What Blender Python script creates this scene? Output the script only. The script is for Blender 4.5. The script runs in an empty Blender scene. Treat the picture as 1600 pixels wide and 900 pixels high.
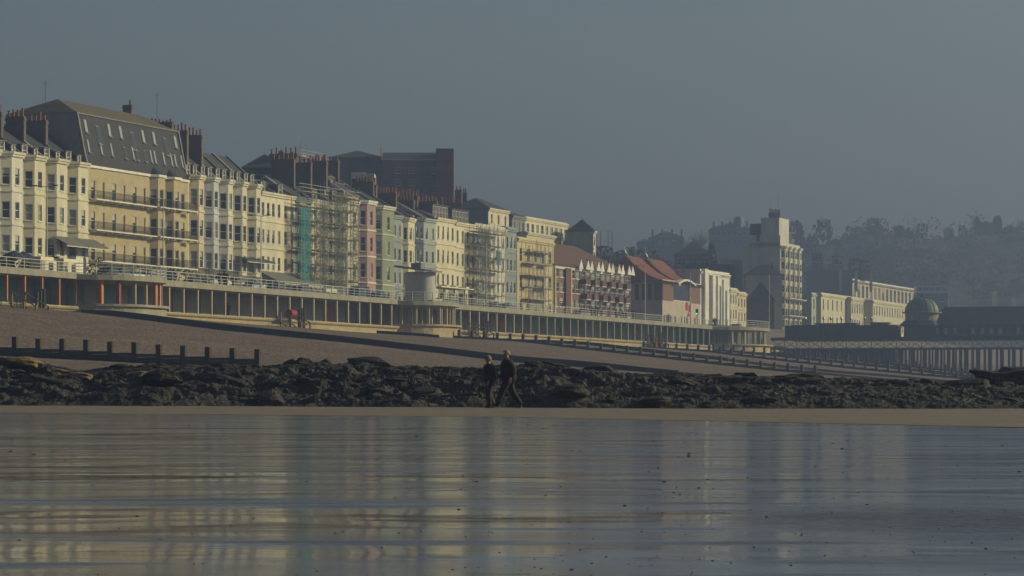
import bpy, bmesh, math, random
import numpy as np
from mathutils import Vector, Matrix
random.seed(7); rng = np.random.default_rng(7)
S = bpy.context.scene
C = S.collection
F = 5000.0; HZ = 627.0; CH = 0.27           # focal length in photo pixels, horizon row, camera height (m)
# ------------------------------------------------------------------ camera
cd = bpy.data.cameras.new('camera'); cam = bpy.data.objects.new('camera', cd); C.objects.link(cam)
cam.location = (0, 0, CH); cam.rotation_euler = (math.pi/2, 0, 0)
cd.sensor_width = 36; cd.lens = 36*F/1600; cd.shift_y = (HZ-450)/1600
cd.clip_start = 0.5; cd.clip_end = 20000
S.camera = cam
# ------------------------------------------------------------------ light
SUN_EL = 21.0; SUN_AZ = 14.0                 # azimuth measured from +X (right) towards +Y (ahead)
S.view_settings.view_transform = 'Standard'; S.view_settings.look = 'None'
S.view_settings.exposure = -0.16; S.view_settings.gamma = 1
wd = bpy.data.worlds.new('World'); S.world = wd; wd.use_nodes = True
nt = wd.node_tree; nt.nodes.clear()
sk = nt.nodes.new('ShaderNodeTexSky'); sk.sky_type = 'NISHITA'; sk.sun_disc = False
sk.sun_elevation = math.radians(SUN_EL); sk.sun_rotation = math.radians(90-SUN_AZ)
sk.altitude = 0; sk.air_density = 1.0; sk.dust_density = 2.8; sk.ozone_density = 5.0
hs = nt.nodes.new('ShaderNodeHueSaturation'); hs.inputs['Saturation'].default_value = 0.72
bg = nt.nodes.new('ShaderNodeBackground'); bg.inputs['Strength'].default_value = 0.078
wo = nt.nodes.new('ShaderNodeOutputWorld')
nt.links.new(sk.outputs[0], hs.inputs['Color']); tn = nt.nodes.new('ShaderNodeMix'); tn.data_type = 'RGBA'; tn.blend_type = 'MULTIPLY'; tn.inputs[0].default_value = 1; tn.inputs[7].default_value = (1.02, 0.975, 0.84, 1); nt.links.new(hs.outputs[0], tn.inputs[6]); nt.links.new(tn.outputs[2], bg.inputs[0]); nt.links.new(bg.outputs[0], wo.inputs[0])
sl = bpy.data.lights.new('sun', 'SUN'); sl.energy = 4.6; sl.angle = math.radians(0.6); sl.color = (1.0, 0.87, 0.47)
so = bpy.data.objects.new('sun', sl); C.objects.link(so)
az = math.radians(SUN_AZ); el = math.radians(SUN_EL)
sd = Vector((math.cos(az)*math.cos(el), math.sin(az)*math.cos(el), math.sin(el)))
so.rotation_euler = sd.to_track_quat('Z', 'Y').to_euler()
# ------------------------------------------------------------------ the seafront frame
TH = math.atan(0.346); sT, cT = math.sin(TH), math.cos(TH)
P0 = (-50.0, 312.5); ROT = math.pi/2-TH
def W(t, off=0.0, z=0.0):                   # t metres along the sea wall, off metres inland (negative: seaward)
    return Vector((P0[0]+sT*t-cT*off, P0[1]+cT*t+sT*off, z))
def t_at(px, off=0.0):
    r = (px-800)/F; X, Y, _ = W(0, off)
    return (r*Y-X)/(sT-r*cT)
def uw(X, Y):                               # world -> (t, w seaward)
    dx, dy = X-P0[0], Y-P0[1]
    return dx*sT+dy*cT, dx*cT-dy*sT
def Yr(px, off): return W(t_at(px, off), off).y   # depth at which a column of the photo crosses the line off metres inland
def zpx(py, Y): return CH+(HZ-py)*Y/F
def xpx(px, Y): return (px-800)/F*Y
# ------------------------------------------------------------------ noise (numpy)
_perm = rng.integers(0, 1 << 16, size=(256, 256)).astype(float)/65535.0
def vnoise(x, y):
    x = np.asarray(x, float); y = np.asarray(y, float)
    xi = np.floor(x).astype(int); yi = np.floor(y).astype(int); fx = x-xi; fy = y-yi
    fx = fx*fx*(3-2*fx); fy = fy*fy*(3-2*fy)
    a = _perm[xi & 255, yi & 255]; b = _perm[(xi+1) & 255, yi & 255]
    c = _perm[xi & 255, (yi+1) & 255]; d = _perm[(xi+1) & 255, (yi+1) & 255]
    return (a*(1-fx)+b*fx)*(1-fy)+(c*(1-fx)+d*fx)*fy
def fbm(x, y, o=4, g=0.5):
    s = 0; a = 1; n = 0
    for i in range(o):
        s = s+a*vnoise(x*2**i+17.3*i, y*2**i+9.1*i); n += a; a *= g
    return s/n
# ------------------------------------------------------------------ materials
MC = {}
def mat(name, col, rough=0.8, var=0.25, scale=1.0, bump=0.0, bscale=None, stretch=(1, 1, 1), spec=0.3, metal=0.0, col2=None, fine=None, fst=None):
    if name in MC: return MC[name]
    m = bpy.data.materials.new(name); m.use_nodes = True; n = m.node_tree; L = n.links
    b = n.nodes['Principled BSDF']; b.inputs['Roughness'].default_value = rough
    b.inputs['Specular IOR Level'].default_value = spec; b.inputs['Metallic'].default_value = metal
    tc = n.nodes.new('ShaderNodeTexCoord'); mp = n.nodes.new('ShaderNodeMapping'); mp.inputs['Scale'].default_value = stretch
    L.new(tc.outputs['Object'], mp.inputs['Vector'])
    nz = n.nodes.new('ShaderNodeTexNoise'); nz.inputs['Scale'].default_value = scale; nz.inputs['Detail'].default_value = 6; nz.inputs['Roughness'].default_value = 0.65
    L.new(mp.outputs[0], nz.inputs['Vector'])
    cr = n.nodes.new('ShaderNodeValToRGB'); cr.color_ramp.elements[0].position = 0.3; cr.color_ramp.elements[1].position = 0.7
    c2 = col2 if col2 else tuple(c*(1-var) for c in col); 
    cr.color_ramp.elements[0].color = (*c2, 1); cr.color_ramp.elements[1].color = (*[min(1, c*(1+var*0.35)) for c in col], 1)
    L.new(nz.outputs['Fac'], cr.inputs['Fac']); out = cr.outputs['Color']
    if fine:                                 # a second, finer speckle: (scale, strength)
        n2 = n.nodes.new('ShaderNodeTexNoise'); n2.inputs['Scale'].default_value = fine[0]; n2.inputs['Detail'].default_value = 3; n2.inputs['Roughness'].default_value = 0.8
        if fst: mf = n.nodes.new('ShaderNodeMapping'); mf.inputs['Scale'].default_value = fst; L.new(tc.outputs['Object'], mf.inputs['Vector']); L.new(mf.outputs[0], n2.inputs['Vector'])
        else: L.new(tc.outputs['Object'], n2.inputs['Vector'])
        r2 = n.nodes.new('ShaderNodeValToRGB'); r2.color_ramp.elements[0].position = 0.35; r2.color_ramp.elements[1].position = 0.68
        a, c_ = 1-fine[1], 1+fine[1]
        r2.color_ramp.elements[0].color = (a, a, a, 1); r2.color_ramp.elements[1].color = (c_, c_, c_, 1)
        L.new(n2.outputs['Fac'], r2.inputs['Fac'])
        mx = n.nodes.new('ShaderNodeMix'); mx.data_type = 'RGBA'; mx.blend_type = 'MULTIPLY'; mx.inputs[0].default_value = 1
        L.new(out, mx.inputs[6]); L.new(r2.outputs[0], mx.inputs[7]); out = mx.outputs[2]
    L.new(out, b.inputs['Base Color'])
    if bump:
        nb = n.nodes.new('ShaderNodeTexNoise'); nb.inputs['Scale'].default_value = bscale or scale*4; nb.inputs['Detail'].default_value = 5
        L.new(mp.outputs[0], nb.inputs['Vector'])
        bp = n.nodes.new('ShaderNodeBump'); bp.inputs['Strength'].default_value = 0.8; bp.inputs['Distance'].default_value = bump
        L.new(nb.outputs['Fac'], bp.inputs['Height']); L.new(bp.outputs[0], b.inputs['Normal'])
    MC[name] = m; return m
def paint(name, col): return mat(name, col, 0.65, 0.28, 0.55, 0.01, 6, stretch=(1, 1, 0.35), fine=(5, 0.10))
GLASS = mat('window_glass', (0.03, 0.045, 0.06), 0.12, 0.3, 0.6, spec=0.6)
CURTAIN = mat('curtained_glass', (0.24, 0.26, 0.25), 0.35, 0.3, 2.0, spec=0.5)
BLIND = mat('blind_glass', (0.42, 0.41, 0.37), 0.5, 0.2, 2.0)
WHITE = paint('white_paint', (0.74, 0.72, 0.66)); OFFW = paint('off_white_paint', (0.6, 0.57, 0.5))
SLATE = mat('slate', (0.065, 0.07, 0.082), 0.6, 0.35, 0.8, 0.02, 8, stretch=(0.6, 1, 3), fine=(6, 0.25))
SLATEW = mat('worn_slate', (0.15, 0.145, 0.13), 0.7, 0.35, 0.8, 0.02, 8, stretch=(0.6, 1, 3), fine=(6, 0.25))
LEAD = mat('lead', (0.2, 0.2, 0.2), 0.6)
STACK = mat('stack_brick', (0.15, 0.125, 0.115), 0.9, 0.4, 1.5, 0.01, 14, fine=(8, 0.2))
STACK_LIT = paint('stack_lit_edge', (0.36, 0.32, 0.25))  # sunlight put into the colour, for the edges of the rear chimneys
POT = mat('terracotta', (0.33, 0.13, 0.085), 0.8, 0.3, 5)
IRON = mat('black_iron', (0.022, 0.023, 0.028), 0.5, 0.2, 3)
STEEL = mat('galvanised_steel', (0.42, 0.42, 0.42), 0.5, 0.3, 3, metal=0.5)
RAILP = mat('railing_paint', (0.5, 0.52, 0.5), 0.55, 0.3, 2)
OCHRE = mat('ochre_brick', (0.45, 0.38, 0.25), 0.85, 0.25, 0.7, 0.01, 14, fine=(6, 0.14))
REDB = mat('red_brick', (0.21, 0.115, 0.085), 0.85, 0.3, 0.8, 0.01, 14, fine=(6, 0.2))
DARKB = mat('brown_brick', (0.25, 0.19, 0.17), 0.85, 0.3, 0.5, 0.01, 14, fine=(4, 0.2))
REDT = mat('red_roof_tile', (0.22, 0.075, 0.05), 0.8, 0.3, 0.7, 0.02, 8, fine=(5, 0.2))
BROWNT = mat('brown_roof_tile', (0.155, 0.085, 0.06), 0.85, 0.35, 0.7, 0.02, 8, fine=(5, 0.2))
CONC = mat('concrete', (0.31, 0.29, 0.24), 0.85, 0.3, 0.5, 0.01, 6, stretch=(1, 1, 0.5), fine=(5, 0.15))
SEAW = mat('sea_wall_concrete', (0.42, 0.34, 0.21), 0.85, 0.35, 0.3, 0.02, 3, fine=(3, 0.2))
WOOD = mat('wet_timber', (0.040, 0.033, 0.028), 0.7, 0.4, 1.5, 0.02, 8, stretch=(1, 1, 1), fine=(12, 0.3))
WOODL = mat('weathered_timber', (0.26, 0.21, 0.15), 0.8, 0.4, 2.0, 0.01, 9)
AWN = mat('grey_awning', (0.16, 0.16, 0.145), 0.8, 0.2, 1)
NAVY = paint('navy_paint', (0.045, 0.06, 0.10))
TEALN = mat('teal_netting', (0.11, 0.22, 0.22), 0.8, 0.3, 0.8)
DKNET = mat('dark_netting', (0.06, 0.09, 0.10), 0.9, 0.4, 1.5)
BOARD = mat('scaffold_board', (0.42, 0.28, 0.15), 0.8, 0.3, 2)
SKIN = mat('skin', (0.34, 0.17, 0.13), 0.6, 0.1, 8)
# ------------------------------------------------------------------ mesh builder
class MB:
    def __init__(s): s.v = []; s.f = []; s.m = []
    def quad(s, *p, mi=0):
        i = len(s.v); s.v += [tuple(q) for q in p]; s.f.append(tuple(range(i, i+len(p)))); s.m.append(mi)
    def box(s, x0, x1, y0, y1, z0, z1, mi=0):
        i = len(s.v)
        s.v += [(x0,y0,z0),(x1,y0,z0),(x1,y1,z0),(x0,y1,z0),(x0,y0,z1),(x1,y0,z1),(x1,y1,z1),(x0,y1,z1)]
        for f in ((0,3,2,1),(4,5,6,7),(0,1,5,4),(1,2,6,5),(2,3,7,6),(3,0,4,7)): s.f.append(tuple(i+k for k in f)); s.m.append(mi)
        return s
    def prism(s, poly, z0, z1, mi=0):       # poly counter-clockwise
        i = len(s.v); n = len(poly)
        s.v += [(p[0], p[1], z0) for p in poly]+[(p[0], p[1], z1) for p in poly]
        for k in range(n): s.f.append((i+k, i+(k+1) % n, i+n+(k+1) % n, i+n+k)); s.m.append(mi)
        s.f.append(tuple(i+n+k for k in range(n))); s.m.append(mi)
        s.f.append(tuple(i+n-1-k for k in range(n))); s.m.append(mi)
        return s
    def tube(s, a, b, r, n=6, r2=None, mi=0, cap=True):
        a = Vector(a); b = Vector(b); d = (b-a).normalized(); r2 = r if r2 is None else r2
        u = d.orthogonal().normalized(); w = d.cross(u); i = len(s.v)
        for c, rr in ((a, r), (b, r2)):
            for k in range(n):
                g = 2*math.pi*k/n; s.v.append(tuple(c+u*math.cos(g)*rr+w*math.sin(g)*rr))
        for k in range(n): s.f.append((i+k, i+(k+1) % n, i+n+(k+1) % n, i+n+k)); s.m.append(mi)
        if cap: s.f.append(tuple(i+n-1-k for k in range(n))); s.m.append(mi); s.f.append(tuple(i+n+k for k in range(n))); s.m.append(mi)
        return s
    def lathe(s, prof, n=16, c=(0, 0), a0=0, a1=2*math.pi, mi=0):
        i = len(s.v); full = abs(a1-a0-2*math.pi) < 1e-6; m = n if full else n+1
        for r, z in prof:
            for k in range(m):
                g = a0+(a1-a0)*k/n; s.v.append((c[0]+r*math.cos(g), c[1]+r*math.sin(g), z))
        for j in range(len(prof)-1):
            for k in range(n):
                k2 = (k+1) % m; s.f.append((i+j*m+k, i+j*m+k2, i+(j+1)*m+k2, i+(j+1)*m+k)); s.m.append(mi)
        return s
    def mesh(s, name, mats):
        me = bpy.data.meshes.new(name); me.from_pydata(s.v, [], s.f)
        for m in (mats if isinstance(mats, (list, tuple)) else [mats]): me.materials.append(m)
        me.polygons.foreach_set('material_index', s.m); me.update(); return me
def link(name, me, parent=None, loc=(0, 0, 0), rz=0.0):
    o = bpy.data.objects.new(name, me); C.objects.link(o)
    if parent: o.parent = parent
    o.location = loc; o.rotation_euler = (0, 0, rz); return o
def ob(name, mb, mats, parent=None, loc=(0, 0, 0), rz=0.0): return link(name, mb.mesh(name, mats), parent, loc, rz)
def tag(o, label=None, cat=None, group=None, kind=None):
    if label: o['label'] = label
    if cat: o['category'] = cat
    if group: o['group'] = group
    if kind: o['kind'] = kind
    return o
def thing(name, label, cat, loc, rz=0.0, group=None):
    o = link(name, None, None, loc, rz); o.empty_display_size = 0.5; return tag(o, label, cat, group)
def smooth(o, a=True):
    o.data.polygons.foreach_set('use_smooth', [a]*len(o.data.polygons)); return o
def grid(name, X, Y, Z, m, smoothit=True):
    ny, nx = X.shape
    me = bpy.data.meshes.new(name); v = np.stack([X, Y, Z], -1).reshape(-1, 3)
    idx = np.arange(nx*ny).reshape(ny, nx)
    f = np.stack([idx[:-1, :-1], idx[:-1, 1:], idx[1:, 1:], idx[1:, :-1]], -1).reshape(-1, 4)
    me.from_pydata(v.tolist(), [], f.tolist()); me.materials.append(m)
    me.polygons.foreach_set('use_smooth', [smoothit]*len(me.polygons)); me.update()
    o = bpy.data.objects.new(name, me); C.objects.link(o); return o
# ------------------------------------------------------------------ ground
def yb(X): return np.interp(X, [-60, -12, 0, 5.3, 30], [118, 75, 54, 33, 24])      # edge between mirror-wet and damp sand
def wet_material():
    m = bpy.data.materials.new('wet_sand'); m.use_nodes = True; n = m.node_tree; L = n.links; b = n.nodes['Principled BSDF']
    b.inputs['IOR'].default_value = 1.36
    tc = n.nodes.new('ShaderNodeTexCoord')
    def noise(stretch, scale, detail=4):
        mp = n.nodes.new('ShaderNodeMapping'); mp.inputs['Scale'].default_value = stretch
        z = n.nodes.new('ShaderNodeTexNoise'); z.inputs['Scale'].default_value = scale; z.inputs['Detail'].default_value = detail
        L.new(tc.outputs['Object'], mp.inputs[0]); L.new(mp.outputs[0], z.inputs['Vector']); return z.outputs['Fac']
    cr = n.nodes.new('ShaderNodeValToRGB'); cr.color_ramp.elements[0].color = (0.042, 0.050, 0.080, 1); cr.color_ramp.elements[1].color = (0.075, 0.084, 0.12, 1)
    L.new(noise((1, 1, 1), 1.2), cr.inputs[0]); L.new(cr.outputs[0], b.inputs['Base Color'])
    rr = n.nodes.new('ShaderNodeMapRange'); rr.inputs[1].default_value = 0.35; rr.inputs[2].default_value = 0.7; rr.inputs[3].default_value = 0.06; rr.inputs[4].default_value = 0.16
    L.new(noise((0.35, 1.5, 1), 0.5, 5), rr.inputs[0]); L.new(rr.outputs[0], b.inputs['Roughness'])
    # ripples: long swells + fine wind ripples + a choppy patch close to the camera on the right
    b1 = n.nodes.new('ShaderNodeBump'); b1.inputs['Distance'].default_value = 0.015; b1.inputs['Strength'].default_value = 1
    L.new(noise((0.9, 1.0, 1), 1.1, 2), b1.inputs['Height'])
    b2 = n.nodes.new('ShaderNodeBump'); b2.inputs['Distance'].default_value = 0.0006; b2.inputs['Strength'].default_value = 1
    L.new(noise((0.45, 1.0, 1), 20, 4), b2.inputs['Height']); b4 = n.nodes.new('ShaderNodeBump'); b4.inputs['Distance'].default_value = 0.0012; b4.inputs['Strength'].default_value = 1; L.new(noise((0.8, 1.0, 1), 5, 3), b4.inputs['Height']); L.new(b1.outputs[0], b4.inputs['Normal']); L.new(b4.outputs[0], b2.inputs['Normal'])
    sx = n.nodes.new('ShaderNodeSeparateXYZ'); L.new(tc.outputs['Object'], sx.inputs[0])
    def M(op, *a):
        q = n.nodes.new('ShaderNodeMath'); q.operation = op
        for i, v in enumerate(a):
            if isinstance(v, (int, float)): q.inputs[i].default_value = v
            else: L.new(v, q.inputs[i])
        return q.outputs[0]
    ex = M('MULTIPLY', M('SUBTRACT', sx.outputs[0], 1.0), 1.9); ey = M('MULTIPLY', M('SUBTRACT', sx.outputs[1], 7.2), 0.75)
    d2 = M('ADD', M('MULTIPLY', ex, ex), M('MULTIPLY', ey, ey))
    mask = n.nodes.new('ShaderNodeMapRange'); mask.inputs[1].default_value = 1.0; mask.inputs[2].default_value = 0.2; mask.inputs[3].default_value = 0; mask.inputs[4].default_value = 1
    L.new(M('ADD', d2, M('MULTIPLY', M('SUBTRACT', noise((1, 1, 1), 3), 0.5), 1.2)), mask.inputs[0])
    b3 = n.nodes.new('ShaderNodeBump'); b3.inputs['Distance'].default_value = 0.016
    L.new(mask.outputs[0], b3.inputs['Strength']); L.new(noise((1.0, 2.2, 1), 15, 3), b3.inputs['Height']); L.new(b2.outputs[0], b3.inputs['Normal'])
    L.new(b3.outputs[0], b.inputs['Normal'])
    fx = M('MULTIPLY', M('ADD', sx.outputs[0], 1.25), 0.75); fy = M('MULTIPLY', M('SUBTRACT', sx.outputs[1], 8.6), 2.6)
    e2 = M('ADD', M('ADD', M('MULTIPLY', fx, fx), M('MULTIPLY', fy, fy)), M('MULTIPLY', M('SUBTRACT', noise((1, 2, 1), 1.5), 0.5), 1.6))
    m2 = n.nodes.new('ShaderNodeMapRange'); m2.inputs[1].default_value = 1.1; m2.inputs[2].default_value = 0.3; m2.inputs[3].default_value = 0; m2.inputs[4].default_value = 0.10; L.new(e2, m2.inputs[0])
    m3 = n.nodes.new('ShaderNodeMapRange'); m3.inputs[1].default_value = 0.56; m3.inputs[2].default_value = 0.70; m3.inputs[3].default_value = 0; m3.inputs[4].default_value = 0.26; L.new(noise((0.55, 1.6, 1), 1.6, 8), m3.inputs[0])
    L.new(M('ADD', M('ADD', rr.outputs[0], m2.outputs[0]), m3.outputs[0]), b.inputs['Roughness'])
    return m
gx = np.concatenate([np.linspace(-6000, -80, 8), np.linspace(-60, 60, 40), np.linspace(80, 6000, 8)])
gy = np.concatenate([np.linspace(-3000, -10, 5), np.linspace(0, 140, 60), np.linspace(160, 9000, 10)])
X, Y = np.meshgrid(gx, gy)
o = grid('wet_sand', X, Y, X*0, wet_material()); tag(o, 'mirror wet sand flat reflecting the seafront', kind='structure')
# damp sand strip, rising gently to the reef
u_ = np.linspace(0, 1, 60); xs = np.linspace(-60, 60, 400)
X, U = np.meshgrid(xs, u_)
YB = yb(X)+2.4*(fbm(X*0.35+5, X*0+2, 4)-0.5)+0.8*(fbm(X*2, X*0+7, 3)-0.5); Y = YB+(112-YB)*U
Zr = np.clip(0.075-X*0.0075, 0.03, 0.4)
Z = 0.003+Zr*U**1.4+0.015*(fbm(X*0.6, Y*0.3, 4)-0.5)*np.clip(U*6, 0, 1)
SANDM = mat('damp_sand', (0.21, 0.165, 0.12), 0.55, 0.25, 0.4, 0.004, 5, fine=(2.5, 0.16), spec=0.3, fst=(1, .1, 1))
o = grid('damp_sand', X, Y, Z, SANDM); tag(o, 'brown damp sand strip below the rocks', kind='structure')
def shz(t, w):                                # shingle height
    z = np.interp(w, [-3, 0, 6, 20, 48, 76, 100, 125, 150], [9.7, 9.55, 9.0, 7.35, 4.25, 1.9, 0.75, -0.15, -0.5])
    z2 = np.interp(w, [-3, 0, 6, 20, 44, 65, 90, 125, 150], [9.7, 9.55, 8.8, 6.7, 3.5, 2.45, 1.2, -0.15, -0.5]); k = np.clip((-t-5)/50, 0, 1); z = z*(1-k)+z2*k
    z = z-0.75*np.clip((t-10)/60, 0, 1)*np.clip((14-w)/14, 0, 1)*np.clip((300-t)/20, 0, 1)
    z = z+0.35*(fbm(t*0.03+3, w*0.06, 4)-0.5)*np.clip(w/8, 0, 1)
    # steps of drifted shingle at each groyne: high on the far side, low on the near side
    for g, a in GROYNES: 
        d = t-g; z = z+a*np.clip(w/6, 0, 1)*np.clip((75-w)/20, 0, 1)*(np.where(d > 0, np.exp(-d/22.), -0.45*np.exp(d/14.)))
    return z
GROYNES = [(-86, 0.30), (14, 0.36), (117, 0.2), (146, 0.25), (205, 0.22), (246, 0.22)]
ts = np.concatenate([np.arange(-230, 300, 1.0), np.arange(300, 700, 8.0)]); 
for g, _ in GROYNES: ts = np.append(ts, [g-0.02, g+0.02])
ts = np.sort(ts); ws = np.concatenate([np.arange(-3, 60, 0.8), np.arange(60, 150, 1.5)])
T, Wd = np.meshgrid(ts, ws); Z = shz(T, Wd)+0.05*(fbm(T*1.1, Wd*1.3, 3)-0.5)
X = P0[0]+sT*T+cT*Wd; Y = P0[1]+cT*T-sT*Wd
keep_low = (Y < 122); Z = np.where(keep_low, np.minimum(Z, -0.6), Z)
SHING = mat('shingle', (0.185, 0.135, 0.105), 0.9, 0.3, 0.16, 0.12, 5.0, stretch=(1, 1, 3), col2=(0.115, 0.085, 0.072), fine=(6, 0.7), fst=(1, .10, 1))
o = grid('shingle_beach', X, Y, Z, SHING); tag(o, 'brown shingle beach sloping up to the sea wall', kind='structure')
# rock reef --------------------------------------------------------
REEF = mat('reef_rock', (0.055, 0.049, 0.046), 0.8, 0.5, 1.3, 0.10, 7, col2=(0.010, 0.013, 0.024), fine=(9, 0.6), spec=0.3)
REEFY = mat('ochre_rock', (0.20, 0.145, 0.08), 0.8, 0.4, 1.2, 0.05, 7, fine=(6, 0.3))
def reef_top(px): return np.interp(px, [-200, 0, 60, 130, 170, 220, 330, 400, 450, 540, 640, 760, 850, 950, 1100, 1300, 1500, 1600, 1800], [562, 564, 568, 585, 580, 576, 574, 579, 573, 572, 574, 577, 573, 582, 588, 591, 596, 596, 596])
xs = np.linspace(-24, 24, 1000); ys = np.linspace(103, 131, 300); X, Y = np.meshgrid(xs, ys)
px = 800+F*X/Y; ft = zpx(reef_top(px), 122.0); v = (Y-103-0.9*(fbm(X*0.5, X*0, 3)-0.5))/19.0
base = np.clip(np.clip(v, 0, 1)**0.62, 0, 1)*ft
dip = X*0.10+Y*0.35
st = fbm(X*0.30+11, Y*0.55+dip, 5, 0.55)                 # broad blocks
rid = 1-np.abs(2*fbm(X*0.8+3, Y*1.4+5, 4, 0.55)-1)
q = (st*7); ter = (np.floor(q)+np.clip((q-np.floor(q))*3.2, 0, 1))/7  # terraces: ledges
jag = 1-np.abs(2*fbm(X*1.6+9, Y*4.4+X*.8+2, 4, 0.6)-1)
Z = base*(0.55+0.62*ter)+(ft/1.45)**1.6*(0.75*(ter-0.5)+0.40*(rid-0.6))+(0.05+0.22*np.clip(fbm(X*0.22, Y*0.3+8, 3)*2.4-.8, 0, 1))*(jag-0.65)+0.10*(fbm(X*4, Y*8, 3)-0.5)+0.06*(fbm(X*13, Y*13, 2)-0.5)
Z = np.where(v < 0, -0.3, Z*np.clip(v*9, 0, 1)-0.25*np.clip(1-v*14, 0, 1)); lim = ft*0.93; Z = np.where(Z > lim, lim+(Z-lim)*0.42, Z); back = np.clip((131-Y)/3.0, 0, 1); Z = Z*back-0.6*(1-back)
o = grid('rock_reef', X, Y, Z, REEF, False); tag(o, 'dark weed covered rock reef across the beach', kind='structure')
reefZ = Z
def reef_h(x, y):
    i = int(round((x+24)/48*999)); j = int(round((y-103)/28*299)); return float(reefZ[max(0, min(299, j)), max(0, min(999, i))])
def rockmesh(name, seed, m, sub=3):
    bm = bmesh.new(); bmesh.ops.create_icosphere(bm, subdivisions=sub, radius=1)
    r = random.Random(seed); pl = [(Vector((r.gauss(0, 1), r.gauss(0, 1), r.gauss(0, 1))).normalized(), r.uniform(0.45, 0.85)) for _ in range(9)]
    for vv in bm.verts:
        p = vv.co.copy()
        for nn, d in pl:
            k = p.dot(nn)
            if k > d: p -= nn*(k-d)*0.9
        k = float(fbm(p.x*2+seed*3.1, p.y*2+p.z*2.3, 3))-0.5; vv.co = p*(1+0.35*k)
    for vv in bm.verts:
        p = vv.co; k = float(fbm(p.x*6+seed, p.y*6+p.z*5, 2))-.5; lay = math.floor((p.z+p.x*.15)*5)/5; vv.co = Vector((p.x*(1+.12*math.sin(lay*37+seed)), p.y*(1+.12*math.sin(lay*23)), p.z))*(1+.16*k)
    me = bpy.data.meshes.new(name); bm.to_mesh(me); bm.free(); me.materials.append(m); return me
RM = [rockmesh('boulder', i, REEF) for i in range(8)]; RY = [rockmesh('boulder', 20+i, REEFY) for i in range(3)]
def boulder(x, y, sx, sy, sz, me, label, group=None, dz=0.0):
    o = link('boulder', me, None, (x, y, reef_h(x, y)+sz*0.1+dz), random.uniform(-0.4, 0.4)); o.scale = (sx, sy, sz); o.rotation_euler = (random.uniform(-.2, .2), random.uniform(-.15, .25), random.uniform(-.6, .6))
    tag(o, label, 'rock', group); return o
for k in range(190):
    y = 104+18*random.random()**1.3; p = random.uniform(-20, 1620); x = xpx(p, y); s = random.choice([.12, .16, .2, .26, .34, .5])*random.uniform(.8, 1.2)
    boulder(x, y, s*random.uniform(1.1, 1.9), s, s*random.uniform(0.35, 0.7), RM[k % 8], 'dark weathered boulder lying in the weed covered reef', 'boulders of the dark reef')
for p, y, s, n in ((135, 116, 0.55, 'large pale ochre boulder at the left top of the reef'), (48, 117, 0.5, 'pale ochre rock above the reef at far left'), (95, 117, 0.42, 'small tan boulder left of the large ochre one'), (225, 114, 0.35, 'tan rock slab in the reef below the near groyne'), (160, 115, 0.3, 'smallest ochre stone right of the large ochre boulder')):
    boulder(xpx(p, y), y, s*1.6, s, s*0.6, RY[int(p) % 3], n)
for p, n in ((455, 'dark rounded boulder on the reef crest left of the pair'), (475, 'dark smooth boulder beside the reef crest gap'), (510, 'biggest rounded dark boulder on the reef crest left of the walkers')):
    y = 120.5; boulder(xpx(p, y), y, 0.33, 0.35, 0.26, RM[int(p) % 8], n, dz=0.1)
boulder(xpx(862, 119), 119, 0.85, 0.6, 0.2, RM[3], 'flat dark rock slab on the reef just right of the walkers', dz=0.08)
boulder(xpx(1165, 120), 120, 0.6, 0.5, 0.18, RM[5], 'long dark slab on the reef crest right of centre', dz=0.1)
# overhanging dark ledge at the right edge
y = 113.0; xA = xpx(1522, y)
bm = bmesh.new(); prof = [(0, 1.42), (0.35, 1.40), (1.0, 1.36), (1.3, 1.50), (1.6, 1.52), (3.2, 1.56), (4.2, 1.4), (4.2, 0.3), (0.9, 0.3), (0.62, 0.85), (0.3, 1.15), (0.12, 1.30)]
rows = []
for j in range(7):
    yy = y+j*0.45; k = 1-abs(j-3)/6
    rows.append([bm.verts.new((xA+a+0.16*random.uniform(-1, 1)+(1-k)*0.5, yy, z_*(0.85+0.15*k)+0.05*random.uniform(-1, 1))) for a, z_ in prof])
for j in range(6):
    for i in range(len(prof)): bm.faces.new((rows[j][i], rows[j][(i+1) % 12], rows[j+1][(i+1) % 12], rows[j+1][i]))
bm.faces.new(rows[0][::-1]); bm.faces.new(rows[-1])
bmesh.ops.subdivide_edges(bm, edges=bm.edges[:], cuts=3, use_grid_fill=True, fractal=0.25, along_normal=0.5, seed=3)
me = bpy.data.meshes.new('rock_ledge'); bm.to_mesh(me); bm.free(); me.materials.append(REEF)
tag(link('rock_ledge', me), 'big black overhanging rock ledge at the right edge above the reef', 'rock')
# pebbles scattered on the wet sand
mb = MB(); 
for k in range(300):
    py = 660+240*random.random()**0.8; Yd = F*CH/(py-HZ); p = random.uniform(-40, 1640) if random.random() < 0.4 else random.uniform(700, 1640)
    xx = xpx(p, Yd); 
    if Yd > float(yb(xx))-1: continue
    r = Yd/F*random.uniform(0.7, 2.0)*(1.0 if random.random() < .85 else 1.5); a = random.random()*6
    base_ = [(xx+r*1.25*math.cos(a+g), Yd+r*1.25*math.sin(a+g)) for g in (0, 1.1, 2.2, 3.3, 4.4, 5.4)]
    i = len(mb.v); mb.v += [(q[0], q[1], 0.0) for q in base_]+[(xx+(q[0]-xx)*.75, Yd+(q[1]-Yd)*.75, r*0.4) for q in base_]+[(xx, Yd, r*.55)]
    for k2 in range(6): mb.f += [(i+k2, i+(k2+1) % 6, i+6+(k2+1) % 6, i+6+k2), (i+6+k2, i+6+(k2+1) % 6, i+12)]; mb.m += [0, 0]
o = ob('pebbles', mb, mat('wet_pebble', (0.018, 0.018, 0.022), 0.6)); tag(o, 'small dark pebbles scattered over the wet sand', kind='stuff')
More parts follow.
